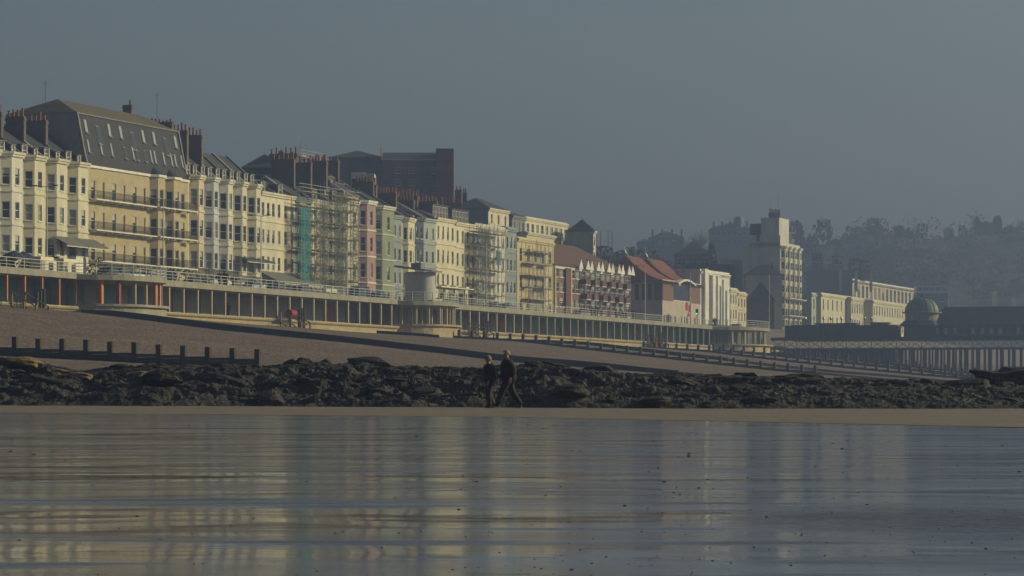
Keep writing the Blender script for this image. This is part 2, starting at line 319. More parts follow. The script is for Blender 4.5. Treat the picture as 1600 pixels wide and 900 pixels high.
# ------------------------------------------------------------------ terrain behind the seafront
def hill_z(t, off):
    return 13.3+np.interp(off, [0, 45, 120, 260, 600, 2000], [0, 0, 9, 22, 30, 34])*np.interp(t, [-300, 0, 300, 420, 520, 3000], [1, 1, 0.8, 0.35, 0.15, 0.1])
offs = np.concatenate([np.arange(8.2, 60, 3), np.arange(60, 300, 12), np.arange(300, 620, 80)]); ts = np.arange(-320, 960, 20.0)
T, O = np.meshgrid(ts, offs); Z = hill_z(T, O)+2.0*(fbm(T*0.02, O*0.02, 3)-0.5)*np.clip((O-60)/60, 0, 1)
o = grid('hillside', P0[0]+sT*T-cT*O, P0[1]+cT*T+sT*O, Z, mat('hill_ground', (0.06, 0.065, 0.04), 0.9, 0.3, 0.05, fine=(0.4, 0.3))); tag(o, 'town hillside behind the seafront houses', kind='structure')
mb = MB(); mb.quad(W(-300, 0.4, 13.31), W(300, 0.4, 13.31), W(300, 8.4, 13.31), W(-300, 8.4, 13.31)); o = ob('promenade_pavement', mb, mat('paving', (0.3, 0.28, 0.25), 0.85, 0.2, 0.5)); tag(o, kind='structure')
mb = MB(); mb.quad(W(-300, 8.6, 13.34), W(700, 8.6, 13.34), W(700, 20.5, 13.34), W(-300, 20.5, 13.34)); o = ob('seafront_road', mb, mat('asphalt', (0.05, 0.05, 0.052), 0.85, 0.2, 0.5)); tag(o, kind='structure')
mb = MB(); mb.quad(W(-300, 20.7, 13.46), W(700, 20.7, 13.46), W(700, 24.6, 13.46), W(-300, 24.6, 13.46)); mb.quad(W(-300, 20.6, 13.3), W(700, 20.6, 13.3), W(700, 20.7, 13.46), W(-300, 20.7, 13.46)); o = ob('house_pavement', mb, MC['paving']); tag(o, kind='structure')
# castle hill, far right
xs = np.linspace(-120, 700, 200); ys = np.linspace(900, 1470, 60); X, Y = np.meshgrid(xs, ys)
px = 800+F*X/1350.0
crest = zpx(np.interp(px, [300, 700, 900, 960, 1000, 1100, 1180, 1240, 1290, 1340, 1400, 1460, 1500, 1600, 1800, 3000], [560, 470, 415, 408, 398, 392, 392, 382, 380, 358, 366, 372, 366, 362, 360, 400]), 1350.0)
Z = 12+(crest-12)*np.clip(np.interp(Y, [900, 1000, 1350, 1470], [0, 0.1, 1, 0.9]), 0, 1)+6*(fbm(X*0.02, Y*0.02, 4)-0.5)
HILLM = mat('wooded_hill', (0.075, 0.075, 0.05), 0.9, 0.5, 0.03, 1.5, 0.2, fine=(0.15, 0.4))
o = grid('castle_hill', X, Y, Z, HILLM); tag(o, 'wooded castle hill fading into the haze', kind='structure')
def castle_h(x, y):
    return float(np.interp(0, [0], [Z[int(np.clip((y-900)/570*59, 0, 59)), int(np.clip((x+120)/820*199, 0, 199))]]))
# ------------------------------------------------------------------ foliage
FOL = mat('dark_foliage', (0.06, 0.065, 0.035), 0.8, 0.4, 0.6, col2=(0.03, 0.035, 0.02))
FOLB = mat('bare_twigs', (0.036, 0.033, 0.030), 0.9, 0.3, 0.6)
BARK = mat('bark', (0.08, 0.06, 0.045), 0.9)
def leafcloud(mb, c, r, n, size, flat=0.8):
    c = Vector(c)
    lobes = [(Vector((random.gauss(0, .42), random.gauss(0, .42), random.gauss(0, .32)))*r, random.uniform(.35, .6)*r) for _ in range(7)]
    for _ in range(n):
        lc, lr = random.choice(lobes); d = Vector((random.gauss(0, 1), random.gauss(0, 1), random.gauss(0, 1))).normalized()*lr*random.uniform(.7, 1.05)
        p = c+lc+Vector((d.x, d.y, d.z*flat)); a = Vector((random.gauss(0, 1), random.gauss(0, 1), random.gauss(0, 1))).normalized(); b = a.orthogonal().normalized(); s = size*random.uniform(.6, 1.3)
        mb.quad(p+a*s, p+b*s, p-a*s, p-b*s)
TREES = []
for k in range(5):
    mb = MB(); leafcloud(mb, (0, 0, 0.62), 0.5, 900, 0.045); cm = mb.mesh('crown', FOL)
    mt = MB(); mt.tube((0, 0, 0), (0.02, 0, 0.5), 0.045, 7, 0.028); 
    for q in range(5): a = q*1.3; mt.tube((0.02, 0, 0.35+.03*q), (0.3*math.cos(a), 0.3*math.sin(a), 0.72), 0.02, 5, 0.006)
    TREES.append((cm, mt.mesh('trunk', BARK)))
def tree(x, y, z, h, w, label, group=None, k=0):
    o = thing('tree', label, 'tree', (x, y, z), random.random()*6, group); o.scale = (w, w, h)
    link('crown', TREES[k % 5][0], o); link('trunk', TREES[k % 5][1], o); return o
TL = ['', 'low hazy tree in the dip right of the big domed tree', 'hazy tree rising right of the dip', 'broad hazy tree left of the highest skyline crown', 'highest hazy tree crown of the middle hilltop', 'hazy tree just right of the highest crown', 'small hazy tree on the slope right of the highest crown', 'hazy tree above the right part of the long flats', 'hazy tree in the lower saddle of the hill', 'hazy tree right of the lower saddle', 'hazy tree left of the castle ruin', 'broad hazy tree just right of the castle ruin', 'hazy tree at the right edge on the skyline']
for k, (p, ty, wpx) in enumerate([(1268, 347, 56), (1300, 372, 26), (1322, 360, 28), (1345, 350, 30), (1368, 344, 34), (1395, 354, 26), (1415, 356, 28), (1440, 356, 30), (1462, 364, 26), (1485, 360, 26), (1505, 355, 26), (1580, 352, 34), (1600, 355, 30)]):
    Yt = 1345-(60 if k == 0 else 0); zt = zpx(ty, Yt); hh = 26 if k == 0 else 15; ww = wpx/F*Yt*1.15
    tree(xpx(p, Yt), Yt, zt-hh*1.02, hh, ww, 'tall domed hazy tree right of the white tower hotel' if k == 0 else TL[k], None if k == 0 else 'trees along the castle hill skyline', k)
mb = MB()
for k in range(240):
    x = random.uniform(60, 330); y = random.uniform(1080, 1330); leafcloud(mb, (x, y, castle_h(x, y)+random.uniform(2, 5)), random.uniform(5, 9), 230, 0.42)
for k in range(60):
    p = random.uniform(925, 1090); Yt = random.uniform(760, 860); leafcloud(mb, (xpx(p, Yt), Yt, zpx(np.interp(p, [925, 960, 1000, 1090], [398, 396, 400, 420])+random.uniform(4, 30), Yt)), random.uniform(3, 5), 80, 0.5)
o = ob('far_wood', mb, FOLB); tag(o, 'hazy bare winter wood covering the hill', kind='stuff')
for p, ty, Yt, lab in ((1092, 357, 1150, 'bare fan shaped tree between two hilltop houses'), (1112, 380, 800, 'narrow dark conifer in front of the hilltop house')):
    o = thing('tree', lab, 'tree', (xpx(p, Yt), Yt, zpx(ty+38, Yt)), 0); H_ = 38/F*Yt
    mt = MB(); mt.tube((0, 0, -8), (0, 0, H_*.4), .35, 6, .2); mk = MB()
    if 'bare' in lab:
        for q in range(60):
            a = random.uniform(-1.1, 1.1); b_ = random.uniform(-.6, .6); e = Vector((math.sin(a)*.8, math.sin(b_)*.7, math.cos(a)))*H_*random.uniform(.5, 1)*.8; mk.tube((0, 0, H_*.2), e+Vector((0, 0, H_*.2)), .16, 4, .04)
    else:
        mk = MB(); 
        for q in range(500):
            z_ = random.random(); r_ = (1-z_)*1.5+.2; a = random.random()*6.28; pp = Vector((r_*math.cos(a), r_*math.sin(a), z_*H_)); a_ = Vector((random.gauss(0, 1), random.gauss(0, 1), random.gauss(0, 1))).normalized()*.35; b_ = a_.orthogonal(); mk.quad(pp+a_, pp+b_, pp-a_, pp-b_)
    ob('crown', mk, FOLB if 'bare' in lab else FOL, o); ob('trunk', mt, BARK, o)
# ------------------------------------------------------------------ building kit
WC = {}
def win_meshes(w, h, kind, fm):
    key = (round(w*20), round(h*20), kind, fm.name)
    if key in WC: return WC[key]
    t = 0.07; mb = MB(); y0, y1 = 0.10, 0.17
    mb.box(-w/2, -w/2+t, y0, y1, 0, h); mb.box(w/2-t, w/2, y0, y1, 0, h); mb.box(-w/2+t, w/2-t, y0, y1, h-t, h); mb.box(-w/2+t, w/2-t, y0, y1, 0, t)
    if kind != 'dark':
        mb.box(-w/2+t, w/2-t, y0+.01, y1-.01, h*.5-.035, h*.5+.035)
        if w > 1.5:
            for q in range(1, int(w/0.8)): x = -w/2+q*w/int(w/0.8); mb.box(x-.03, x+.03, y0+.005, y1-.005, t, h-t)
    mb.box(-w/2-.08, w/2+.08, -.10, .08, -.10, -.002)                      # sill
    pn = MB(); pn.quad((-w/2+t, .145, t), (w/2-t, .145, t), (w/2-t, .145, h-t), (-w/2+t, .145, h-t))
    bl = MB(); f = {'glass': 0, 'curtain': 0, 'blind': .35, 'dark': 0}[kind]
    pm = pn.mesh('pane', {'glass': GLASS, 'curtain': CURTAIN, 'blind': GLASS, 'dark': GLASS}[kind])
    bm_ = None
    if f: bl.quad((-w/2+t, .14, h*(1-f)), (w/2-t, .14, h*(1-f)), (w/2-t, .14, h-t), (-w/2+t, .14, h-t)); bm_ = bl.mesh('blind', BLIND)
    WC[key] = (mb.mesh('window', fm), pm, bm_); return WC[key]
def add_window(root, x, y, z, rz, w, h, fm=WHITE, kind=None):
    kind = kind or random.choice(['glass', 'glass', 'glass', 'curtain', 'blind'])
    a, b, c = win_meshes(w, h, kind, fm)
    o = link('window', a, root, (x, y, z), rz); link('pane', b, o)
    if c: link('blind', c, o)
    return o
def offset_poly(pl, d):
    out = []
    for i, p in enumerate(pl):
        n = Vector((0, 0))
        for j in (i-1, i):
            if 0 <= j < len(pl)-1:
                e = Vector((pl[j+1][0]-pl[j][0], pl[j+1][1]-pl[j][1])).normalized(); n += Vector((e.y, -e.x))
        n.normalize(); out.append((p[0]+n.x*d, p[1]+n.y*d))
    return out
def band(mb, pl, z0, z1, d):
    o_ = offset_poly(pl, d); o_[0] = (pl[0][0], o_[0][1]); o_[-1] = (pl[-1][0], o_[-1][1])
    for i in range(len(pl)-1):
        a, b, c, e = pl[i], pl[i+1], o_[i+1], o_[i]
        mb.quad((*e, z0), (*c, z0), (*c, z1), (*e, z1)); mb.quad((*e, z1), (*c, z1), (*b, z1), (*a, z1)); mb.quad((*a, z0), (*b, z0), (*c, z0), (*e, z0))
    mb.quad((*pl[0], z0), (*o_[0], z0), (*o_[0], z1), (*pl[0], z1)); mb.quad((*o_[-1], z0), (*pl[-1], z0), (*pl[-1], z1), (*o_[-1], z1))
def wall_seg(mb, a, b, z0, z1, ops, rec=.17):
    d = Vector((b[0]-a[0], b[1]-a[1])); Ln = d.length; d.normalize(); nin = Vector((-d.y, d.x))
    P = lambda s, z, dep=0: (a[0]+d.x*s+nin.x*dep, a[1]+d.y*s+nin.y*dep, z)
    xs = sorted({0, Ln}|{o[0] for o in ops}|{o[1] for o in ops}); zs = sorted({z0, z1}|{o[2] for o in ops}|{o[3] for o in ops})
    for i in range(len(xs)-1):
        for j in range(len(zs)-1):
            cx, cz = (xs[i]+xs[i+1])/2, (zs[j]+zs[j+1])/2
            if any(o[0] < cx < o[1] and o[2] < cz < o[3] for o in ops): continue
            mb.quad(P(xs[i], zs[j]), P(xs[i+1], zs[j]), P(xs[i+1], zs[j+1]), P(xs[i], zs[j+1]))
    for o in ops:
        x0, x1, za, zb = o
        mb.quad(P(x0, za), P(x0, zb), P(x0, zb, rec), P(x0, za, rec)); mb.quad(P(x1, za, rec), P(x1, zb, rec), P(x1, zb), P(x1, za))
        mb.quad(P(x0, zb), P(x1, zb), P(x1, zb, rec), P(x0, zb, rec)); mb.quad(P(x0, za, rec), P(x1, za, rec), P(x1, za), P(x0, za))
STC = {}
def stack(root, x, y0, y1, z0, z1, npots, body=None, th=0.55, near=0.0):
    body = body or STACK
    mb = MB(); mb.box(x-th/2, x+th/2, y0, y1, z0, z1); mb.box(x-th/2-.08, x+th/2+.08, y0-.08, y1+.08, z1-.35, z1-.15); mb.box(x-th/2-.05, x+th/2+.05, y0-.05, y1+.05, z1+.002, z1+.1)
    s = ob('chimney_stack', mb, body, root)
    if 'pot' not in STC:
        m = MB(); m.lathe([(.15, 0), (.12, .5), (.15, .52), (.15, .62), (.10, .62), (.10, .3)], 8); STC['pot'] = m.mesh('chimney_pot', POT)
    for k in range(npots):
        p = link('chimney_pot', STC['pot'], s, (x, y0+.3+(y1-y0-.6)*(k/(max(1, npots-1))), z1+.1)); p.scale = (1.1, 1.1, random.uniform(1.0, 1.7))
    return s
def aerial(root, x, y, z, h=2.0):
    mb = MB(); mb.tube((x, y, z), (x, y, z+h), .025, 5)
    for q in range(5): mb.tube((x-.35, y, z+h-.1-.12*q), (x+.35, y, z+h-.1-.12*q), .012, 4)
    mb.tube((x, y-.3, z+h-.3), (x, y+.5, z+h-.3), .015, 4); ob('aerial', mb, IRON, root)
def dormer(root, x, y, z, w=1.1, h=1.3, dep=1.6, mt=None):
    mb = MB(); mb.box(x-w/2-.12, x+w/2+.12, y+.16, y+dep, z, z+h, 0); mb.box(x-w/2-.2, x+w/2+.2, y-.1, y+dep, z+h+.002, z+h+.1, 1)
    mb.box(x-w/2-.12, x-w/2, y, y+.158, z, z+h, 2); mb.box(x+w/2, x+w/2+.12, y, y+.158, z, z+h, 2)
    d = ob('dormer', mb, [SLATE, LEAD, WHITE], root); a, b, c = win_meshes(w, h-.1, 'glass', WHITE)
    o = link('window', a, d, (x, y, z+.05)); 
    return d
def house(name, label, x0, x1, ytop, wallm, Y0=None, off=25.0, D=9.0, zb=13.4, floors=4, cols=None, bay=None, trim=None, roof='pitch', rh=3.2,
          roofm=None, group=None, cat='house', fh=None, wh=0.6, cornice=0.35, stacks=(), dorm=0, bands=True, top_gap=0.9, ground=True, nwin=3, ww=0.95, endm=None, T=None, parapet=0.0, bandm=None, frame=WHITE, skip=(), endwin=None):
    if T is not None: t0, t1 = T; p = W(t0, off)
    elif Y0 is None: t0, t1 = t_at(x0, off), t_at(x1, off); p = W(t0, off)
    else: p = Vector((xpx(x0, Y0), Y0, 0)); r = (x1-800)/F; t0 = 0; t1 = (r*p.y-p.x)/(sT-r*cT)
    Ln = t1-t0; H = (zpx(ytop, p.y)-zb) if ytop else floors*fh
    root = thing(name, label, cat, (p.x, p.y, zb), ROT, group)
    trim = trim or wallm; roofm = roofm or SLATE
    if bay: pl = [(0, 0)]; [pl.extend([(a, 0), (a+c, -c), (b-c, -c), (b, 0)]) for a, b, c in bay]; pl.append((Ln, 0))
    else: pl = [(0, 0), (Ln, 0)]
    pl = [q for i, q in enumerate(pl) if i == 0 or (Vector(q)-Vector(pl[i-1])).length > .02]
    fl = fh or (H-top_gap+.2)/floors; wl = MB(); rows = [(H-top_gap-fl*(k+1)+fl*.36, fl*wh) for k in range(floors)]
    rows = [(max(z, .25), h_) for z, h_ in rows]
    for i in range(len(pl)-1):
        a, b = Vector(pl[i]), Vector(pl[i+1]); Ls = (b-a).length; ang = math.atan2(b.y-a.y, b.x-a.x); ops = []
        if Ls < .75: cs = []
        elif cols and Ls > 2.6 and not bay: cs = [(c*Ls, w_) for c, w_ in cols]
        elif bay: cs = [(Ls/2, min(ww, Ls-.4))]
        else: cs = [((k+.5)*Ls/nwin, min(ww, Ls/nwin*.7)) for k in range(nwin)]
        for ri, (z, h_) in enumerate(rows):
            if ri in skip: continue
            for c, w_ in cs:
                w2 = round(w_*20)/20; h2 = round(h_*20)/20; ops.append((c-w2/2, c+w2/2, z, z+h2))
                q = a+(b-a).normalized()*c; add_window(root, q.x, q.y, z, ang, w2, h2, frame)
        wall_seg(wl, a, b, 0, H, ops)
    ei = 0
    if endm: ei = 1
    if endwin:
        ops = []
        for (yc, zc, w_, h_) in endwin: ops.append((D-yc-w_/2, D-yc+w_/2, zc, zc+h_)); add_window(root, 0, yc, zc, -math.pi/2, w_, h_, frame)
        e = MB(); wall_seg(e, (0, D), (0, 0), 0, H, ops); i0 = len(wl.v); wl.v += e.v; wl.f += [tuple(i0+k for k in f) for f in e.f]; wl.m += [ei]*len(e.f)
    else: wl.quad((0, D, 0), (0, 0, 0), (0, 0, H), (0, D, H), mi=ei)
    wl.quad((Ln, 0, 0), (Ln, D, 0), (Ln, D, H), (Ln, 0, H)); wl.quad((Ln, D, 0), (0, D, 0), (0, D, H), (Ln, D, H))
    capz = H if roof != 'flat' else H-.25
    wl.quad(*[(q[0], q[1], capz) for q in pl], (Ln, D, capz), (0, D, capz))
    ob('wall', wl, [wallm, endm or wallm], root)
    if bands:
        for k in range(floors):
            z = H-top_gap-fl*(k+1)+fl*.14
            if z > .4: b_ = MB(); band(b_, pl, z, z+.2, .12); ob('string_course', b_, trim, root)
    b_ = MB(); band(b_, pl, H-.5, H-.22, cornice*.6); band(b_, pl, H-.218, H+.05, cornice); ob('cornice', b_, trim, root)
    if roof == 'pitch':
        r = MB(); y1_, y2 = .35, D; ym = D/2
        r.quad((0, y1_, H+.02), (Ln, y1_, H+.02), (Ln, ym, H+rh), (0, ym, H+rh)); r.quad((Ln, y2, H), (0, y2, H), (0, ym, H+rh), (Ln, ym, H+rh))
        ro = ob('roof', r, roofm, root)
        g = MB(); g.quad((0.01, y1_, H), (0.01, ym, H+rh-.02), (0.01, y2, H)); g.quad((Ln-.01, y1_, H), (Ln-.01, y2, H), (Ln-.01, ym, H+rh-.02)); ob('gable_wall', g, endm or wallm, root)
        for q in (0, Ln):
            cp = MB(); n_ = 12
            i = len(cp.v)
            for sgn in (-.16, .16):
                cp.v += [(q+sgn, y1_-.2, H), (q+sgn, y1_-.2, H+.25), (q+sgn, ym, H+rh+.28), (q+sgn, ym, H+rh-.3)]
            for f in ((0, 1, 2, 3), (7, 6, 5, 4), (0, 4, 5, 1), (1, 5, 6, 2), (2, 6, 7, 3)): cp.f.append(f); cp.m.append(0)
            ob('party_wall', cp, OFFW if q == 0 else LEAD, root)
    elif roof == 'hip':
        r = MB(); a = min(D/2, Ln/2.05); e = .35
        c = [(-e, -e, H+.04), (Ln+e, -e, H+.04), (Ln+e, D+e, H+.04), (-e, D+e, H+.04)]; p1 = (a, D/2, H+rh); p2 = (Ln-a, D/2, H+rh)
        r.quad(c[0], c[1], p2, p1); r.quad(c[1], c[2], p2); r.quad(c[2], c[3], p1, p2); r.quad(c[3], c[0], p1); r.quad(*[(q[0], q[1], H-.05) for q in c])
        ob('roof', r, roofm, root)
    elif roof == 'flat':
        r = MB(); r.box(0, Ln, .0, .25, H-.25, H+parapet); r.box(0, .25, .252, D, H-.25, H+parapet); r.box(Ln-.25, Ln, .252, D, H-.25, H+parapet); ob('parapet', r, trim, root)
    for k in range(dorm): dormer(root, (k+.5)*Ln/dorm, .75, H+.15, w=min(1.1, Ln/dorm*.6))
    for (sx, a, b, dz, n) in stacks: stack(root, sx*Ln, a, b, H-.2, H+dz, n)
    return root, Ln, H, fl, pl
def balcony(root, x0, x1, z, out=1.0, hr=1.0, slab=WHITE, rail=IRON, base=0.0, dense=True):
    mb = MB(); mb.box(x0, x1, -base-out, -base-.01, z-.14, z); b = ob('balcony', mb, slab, root)
    r = MB(); y = -base-out+.04
    r.box(x0+.02, x1-.02, y, y+.04, z+hr-.05, z+hr); r.box(x0+.02, x1-.02, y+.005, y+.035, z+.08, z+.11)
    n = int((x1-x0)/(.16 if dense else .5))
    for k in range(n+1): x = x0+.03+(x1-x0-.08)*k/n; r.box(x, x+.028, y+.006, y+.034, z+.11, z+hr-.05)
    for xx in (x0+.02, x1-.06):
        r.box(xx, xx+.04, y+.042, -base-.02, z+hr-.05, z+hr)
        m_ = int(out/.16)
        for k in range(1, m_): yy = y+k*out/m_; r.box(xx+.006, xx+.034, yy, yy+.028, z+.05, z+hr-.05)
    ob('railing', r, rail, b)
    br = MB(); 
    for k in range(int((x1-x0)/2.2)+1): x = x0+.2+k*2.2; br.box(x, x+.12, -base-out*.8, -base-.02, z-.36, z-.142)
    ob('bracket', br, slab, b); return b
def awning(root, x0, x1, z, out=2.0, drop=.8, m=AWN, base=0.0):
    mb = MB(); y = -base
    mb.quad((x0, y, z), (x0, y-out, z-drop), (x1, y-out, z-drop), (x1, y, z)); mb.quad((x0, y-out, z-drop), (x0, y-out, z-drop-.25), (x1, y-out, z-drop-.25), (x1, y-out, z-drop))
    mb.quad((x0, y, z), (x0, y, z-.05), (x0, y-out, z-drop-.05), (x0, y-out, z-drop)); mb.quad((x0+.05, y, z-.06), (x1-.05, y, z-.06), (x1-.05, y-out, z-drop-.06), (x0+.05, y-out, z-drop-.06))
    ob('awning', mb, m, root)
    mb = MB(); mb.box(x0, x1, y-out-.04, y-out-.002, z-drop-.28, z-drop-.2); ob('awning_valance', mb, WHITE, root)
# ------------------------------------------------------------------ first terrace of bay houses (left edge)
cream = lambda i: paint('wall_paint_%d' % i, [(0.62, 0.60, 0.53), (0.60, 0.55, 0.42), (0.61, 0.57, 0.45), (0.63, 0.58, 0.45), (0.66, 0.60, 0.44), (0.52, 0.42, 0.24), (0.50, 0.52, 0.58), (0.46, 0.47, 0.40), (0.62, 0.53, 0.36)][i])
ta, tb_ = t_at(-38, 25), t_at(137, 25); n = 5; Lh = (tb_-ta)/n
lab1 = ['white bay fronted terrace house cut off by the left edge', 'white four storey bay fronted house, leftmost whole one with blue black windows', 'yellowish cream bay fronted house, second whole one from the left edge', 'cream bay fronted house above the left half of the grey awnings', 'warm cream bay fronted house beside the ochre balcony building']
for k in range(n):
    xc = (0.25, Lh-.75, 0.95)
    r, Ln, H, fl, pl = house('terrace_house', lab1[k], 0, 0, None, cream([0, 0, 1, 2, 3][k]), T=(ta+k*Lh, ta+(k+1)*Lh), fh=(15.3-1.2)/4, floors=4, bay=[xc], rh=3.9, D=10.5, wh=.58, top_gap=1.25, stacks=[(0.0, 2.3, 4.9, 4.7 if k != 1 else 4.9, 4)], dorm=0, group='first terrace of bay fronted houses', ww=1.0) if False else house('terrace_house', lab1[k], 0, 0, None, cream([0, 0, 1, 2, 3][k]), T=(ta+k*Lh, ta+(k+1)*Lh), fh=15.35/4, floors=4, bay=[xc], rh=3.9, D=10.5, wh=.5, top_gap=1.25, stacks=[(0.0, 2.6, 5.0, 4.9, 4)], group='first terrace of bay fronted houses', ww=1.0)
    dormer(r, Ln*.28, .5, H+.05, 1.0, 1.25); dormer(r, Ln*.78, .5, H+.05, .6, 1.0)
    if k >= 3: awning(r, 0.05, Ln-.1, 6.3, 1.9, 1.0, base=.95)
    dp = MB(); dp.tube((Ln-.2, -.12, 0), (Ln-.2, -.12, H-.6), .06, 6); ob('drainpipe', dp, IRON, r)
    if k == 0: aerial(r, 4, 4, H+4)
# ------------------------------------------------------------------ ochre balcony building with huge mansard
t0, t1 = tb_, t_at(294, 25); Ln = t1-t0; Y = W(t0, 25).y; H = zpx(258, Y)-13.4
mL = Ln*0.60
tops = thing('balcony_building', 'ochre brick balcony building under a huge dark slate mansard with roof windows', 'apartment block', W(t0, 25, 13.4), ROT)
bays = [(mL, mL+3.6, .8), (mL+4.6, mL+8.2, .8)]
pl = [(0, 0)]
for a, b, c in bays: pl += [(a, 0), (a+c, -c), (b-c, -c), (b, 0)]
pl.append((Ln, 0)); fl = (H-.5)/4; wl = MB()
for i in range(len(pl)-1):
    a, b = Vector(pl[i]), Vector(pl[i+1]); Ls = (b-a).length; ang = math.atan2(b.y-a.y, b.x-a.x); ops = []
    if i == 0: cs = [((q+.5)*Ls/6, 1.05 if q % 2 == 0 else 0.5) for q in range(6)]
    elif Ls > .9: cs = [(Ls/2, min(1.0, Ls-.25))]
    else: cs = []
    for k in range(4):
        z = H-.4-fl*(k+1)+.12; h2 = 2.2
        z = max(z, .15)
        for c, w_ in cs: w2 = round(w_*20)/20; ops.append((c-w2/2, c+w2/2, z, z+h2)); q = a+(b-a).normalized()*c; add_window(tops, q.x, q.y, z, ang, w2, h2, kind='blind' if i == 0 and w_ > 1 else None)
    wall_seg(wl, a, b, 0, H, ops)
D = 11.0; wl.quad((0, D, 0), (0, 0, 0), (0, 0, H), (0, D, H)); wl.quad((Ln, 0, 0), (Ln, D, 0), (Ln, D, H), (Ln, 0, H)); wl.quad(*[(q[0], q[1], H) for q in pl], (Ln, D, H), (0, D, H)); ob('wall', wl, OCHRE, tops)
b_ = MB(); band(b_, pl, H-.25, H+.05, .22); ob('cornice', b_, WHITE, tops)
for k in (1, 2, 3):
    z = H-.4-fl*k+.08
    balcony(tops, 0.1, mL-.2, z, 1.15); balcony(tops, mL+.1, Ln-.2, z, .7, base=.82)
MH = 6.4; my = 1.5; r = MB()
for i in range(len(pl)-1):  # slate skirt over the bays
    pass
ribs = []
r.quad((0, -.05, H+.06), (Ln, -.05, H+.06), (Ln, .45, H+1.4), (0, .45, H+1.4)); r.quad((0, .45, H+1.4), (Ln, .45, H+1.4), (Ln, my, H+MH), (0, my, H+MH))
for a, b, c in bays: r.quad((a, 0, H+.07), (a+c, -c, H+.07), ((a+b)/2, .3, H+1.1)); r.quad((a+c, -c, H+.07), (b-c, -c, H+.07), ((a+b)/2, .3, H+1.1)); r.quad((b-c, -c, H+.07), (b, 0, H+.07), ((a+b)/2, .3, H+1.1))
MANS = mat('mansard_slate', (0.026, 0.029, 0.040), 0.7, 0.35, 0.5, 0.02, 10, stretch=(0.5, 1, 3.5), fine=(5, 0.25))
ob('mansard_slope', r, MANS, tops)
g = MB(); g.quad((0.0, D, 0), (0, 0, 0), (0, .45, H+1.4), (0, my, H+MH), (0, D, H+MH)); g.quad((Ln, .45, H), (Ln, D, H), (Ln, D, H+MH), (Ln, my, H+MH)); 
ob('end_wall', g, paint('grey_render', (0.27, 0.27, 0.26)), tops)
r = MB(); rz_ = 2.1; c = [(-.1, my-.1, H+MH+.02), (Ln, my-.1, H+MH+.02), (Ln, D, H+MH+.02), (-.1, D, H+MH+.02)]; p1 = (4.0, D*.5+.6, H+MH+rz_); p2 = (Ln-1.5, D*.5+.6, H+MH+rz_)
r.quad(c[0], c[1], p2, p1); r.quad(c[1], c[2], p2); r.quad(c[2], c[3], p1, p2); r.quad(c[3], c[0], p1); ob('roof', r, mat('mossy_slate', (0.14, 0.12, 0.08), .85, .35, .7, .02, 8, fine=(5, .2)), tops)
for x in (0.0, Ln): 
    v = MB(); i = 0
    for s_ in (-.14, .14): v.v += [(x+s_, -.1, H), (x+s_, .3, H+1.4), (x+s_, my-.15, H+MH+.12), (x+s_, my+.15, H+MH-.05), (x+s_, .6, H+1.3), (x+s_, .2, H)]
    for f in ((0, 1, 2, 3, 4, 5), (11, 10, 9, 8, 7, 6), (0, 6, 7, 1), (1, 7, 8, 2), (2, 8, 9, 3)): v.f.append(tuple(i+q for q in f)); v.m.append(0)
    ob('verge', v, LEAD, tops)
v = MB(); v.box(0.15, Ln-.15, my-.16, my-.02, H+MH-.12, H+MH+.015); ob('gutter', v, LEAD, tops)
def roofwin(x, zf, w, h, m_):          # leaning window on the steep slope
    k = (my-.45)/(MH-1.4); y = .45+(zf-1.4)*k; mb = MB(); y2 = y+h*k
    for (xa, xb, za, zb, mi, pr) in ((x-w/2, x+w/2, 0, h, 0, .06), (x-w/2+.09, x+w/2-.09, .1, h-.1, 1, .09)):
        mb.quad((xa, y+za*k-pr, H+zf+za), (xb, y+za*k-pr, H+zf+za), (xb, y+zb*k-pr, H+zf+zb), (xa, y+zb*k-pr, H+zf+zb), mi=mi)
        for q in ((xa), (xb)): mb.quad((q, y+za*k-pr, H+zf+za), (q, y+za*k+.03, H+zf+za), (q, y+zb*k+.03, H+zf+zb), (q, y+zb*k-pr, H+zf+zb), mi=mi)
    mb.box(x-w/2-.05, x+w/2+.05, y-.22, y, H+zf-.12, H+zf-.01, 0); f = ob('roof_window', mb, [LEAD, m_], tops)
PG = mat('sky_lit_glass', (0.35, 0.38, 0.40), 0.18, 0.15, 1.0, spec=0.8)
for k, x in enumerate(np.linspace(.06, .95, 9)):
    (roofwin(x*Ln, 4.1, .75, 1.6, PG) if k % 3 != 1 else roofwin(x*Ln, 2.9, .95, 2.3, GLASS))
for k, x in enumerate((.05, .17, .27, .48, .66, .7, .79, .87, .91, .98)): roofwin(min(x*Ln, Ln-.5), 1.9-.25, .5, 1.6, PG)
for x in (.4, .52, .6): roofwin(x*Ln, 1.6, .6, 1.5, GLASS)
stack(tops, Ln*.86, 6.0, 7.2, H+MH+.6, H+MH+3.1, 1); stack(tops, Ln-.4, 2.0, 5.2, H+3, H+MH+1.1, 0); aerial(tops, Ln*.97, 4, H+MH, 5); aerial(tops, .6, 6, H+MH+1, 3)
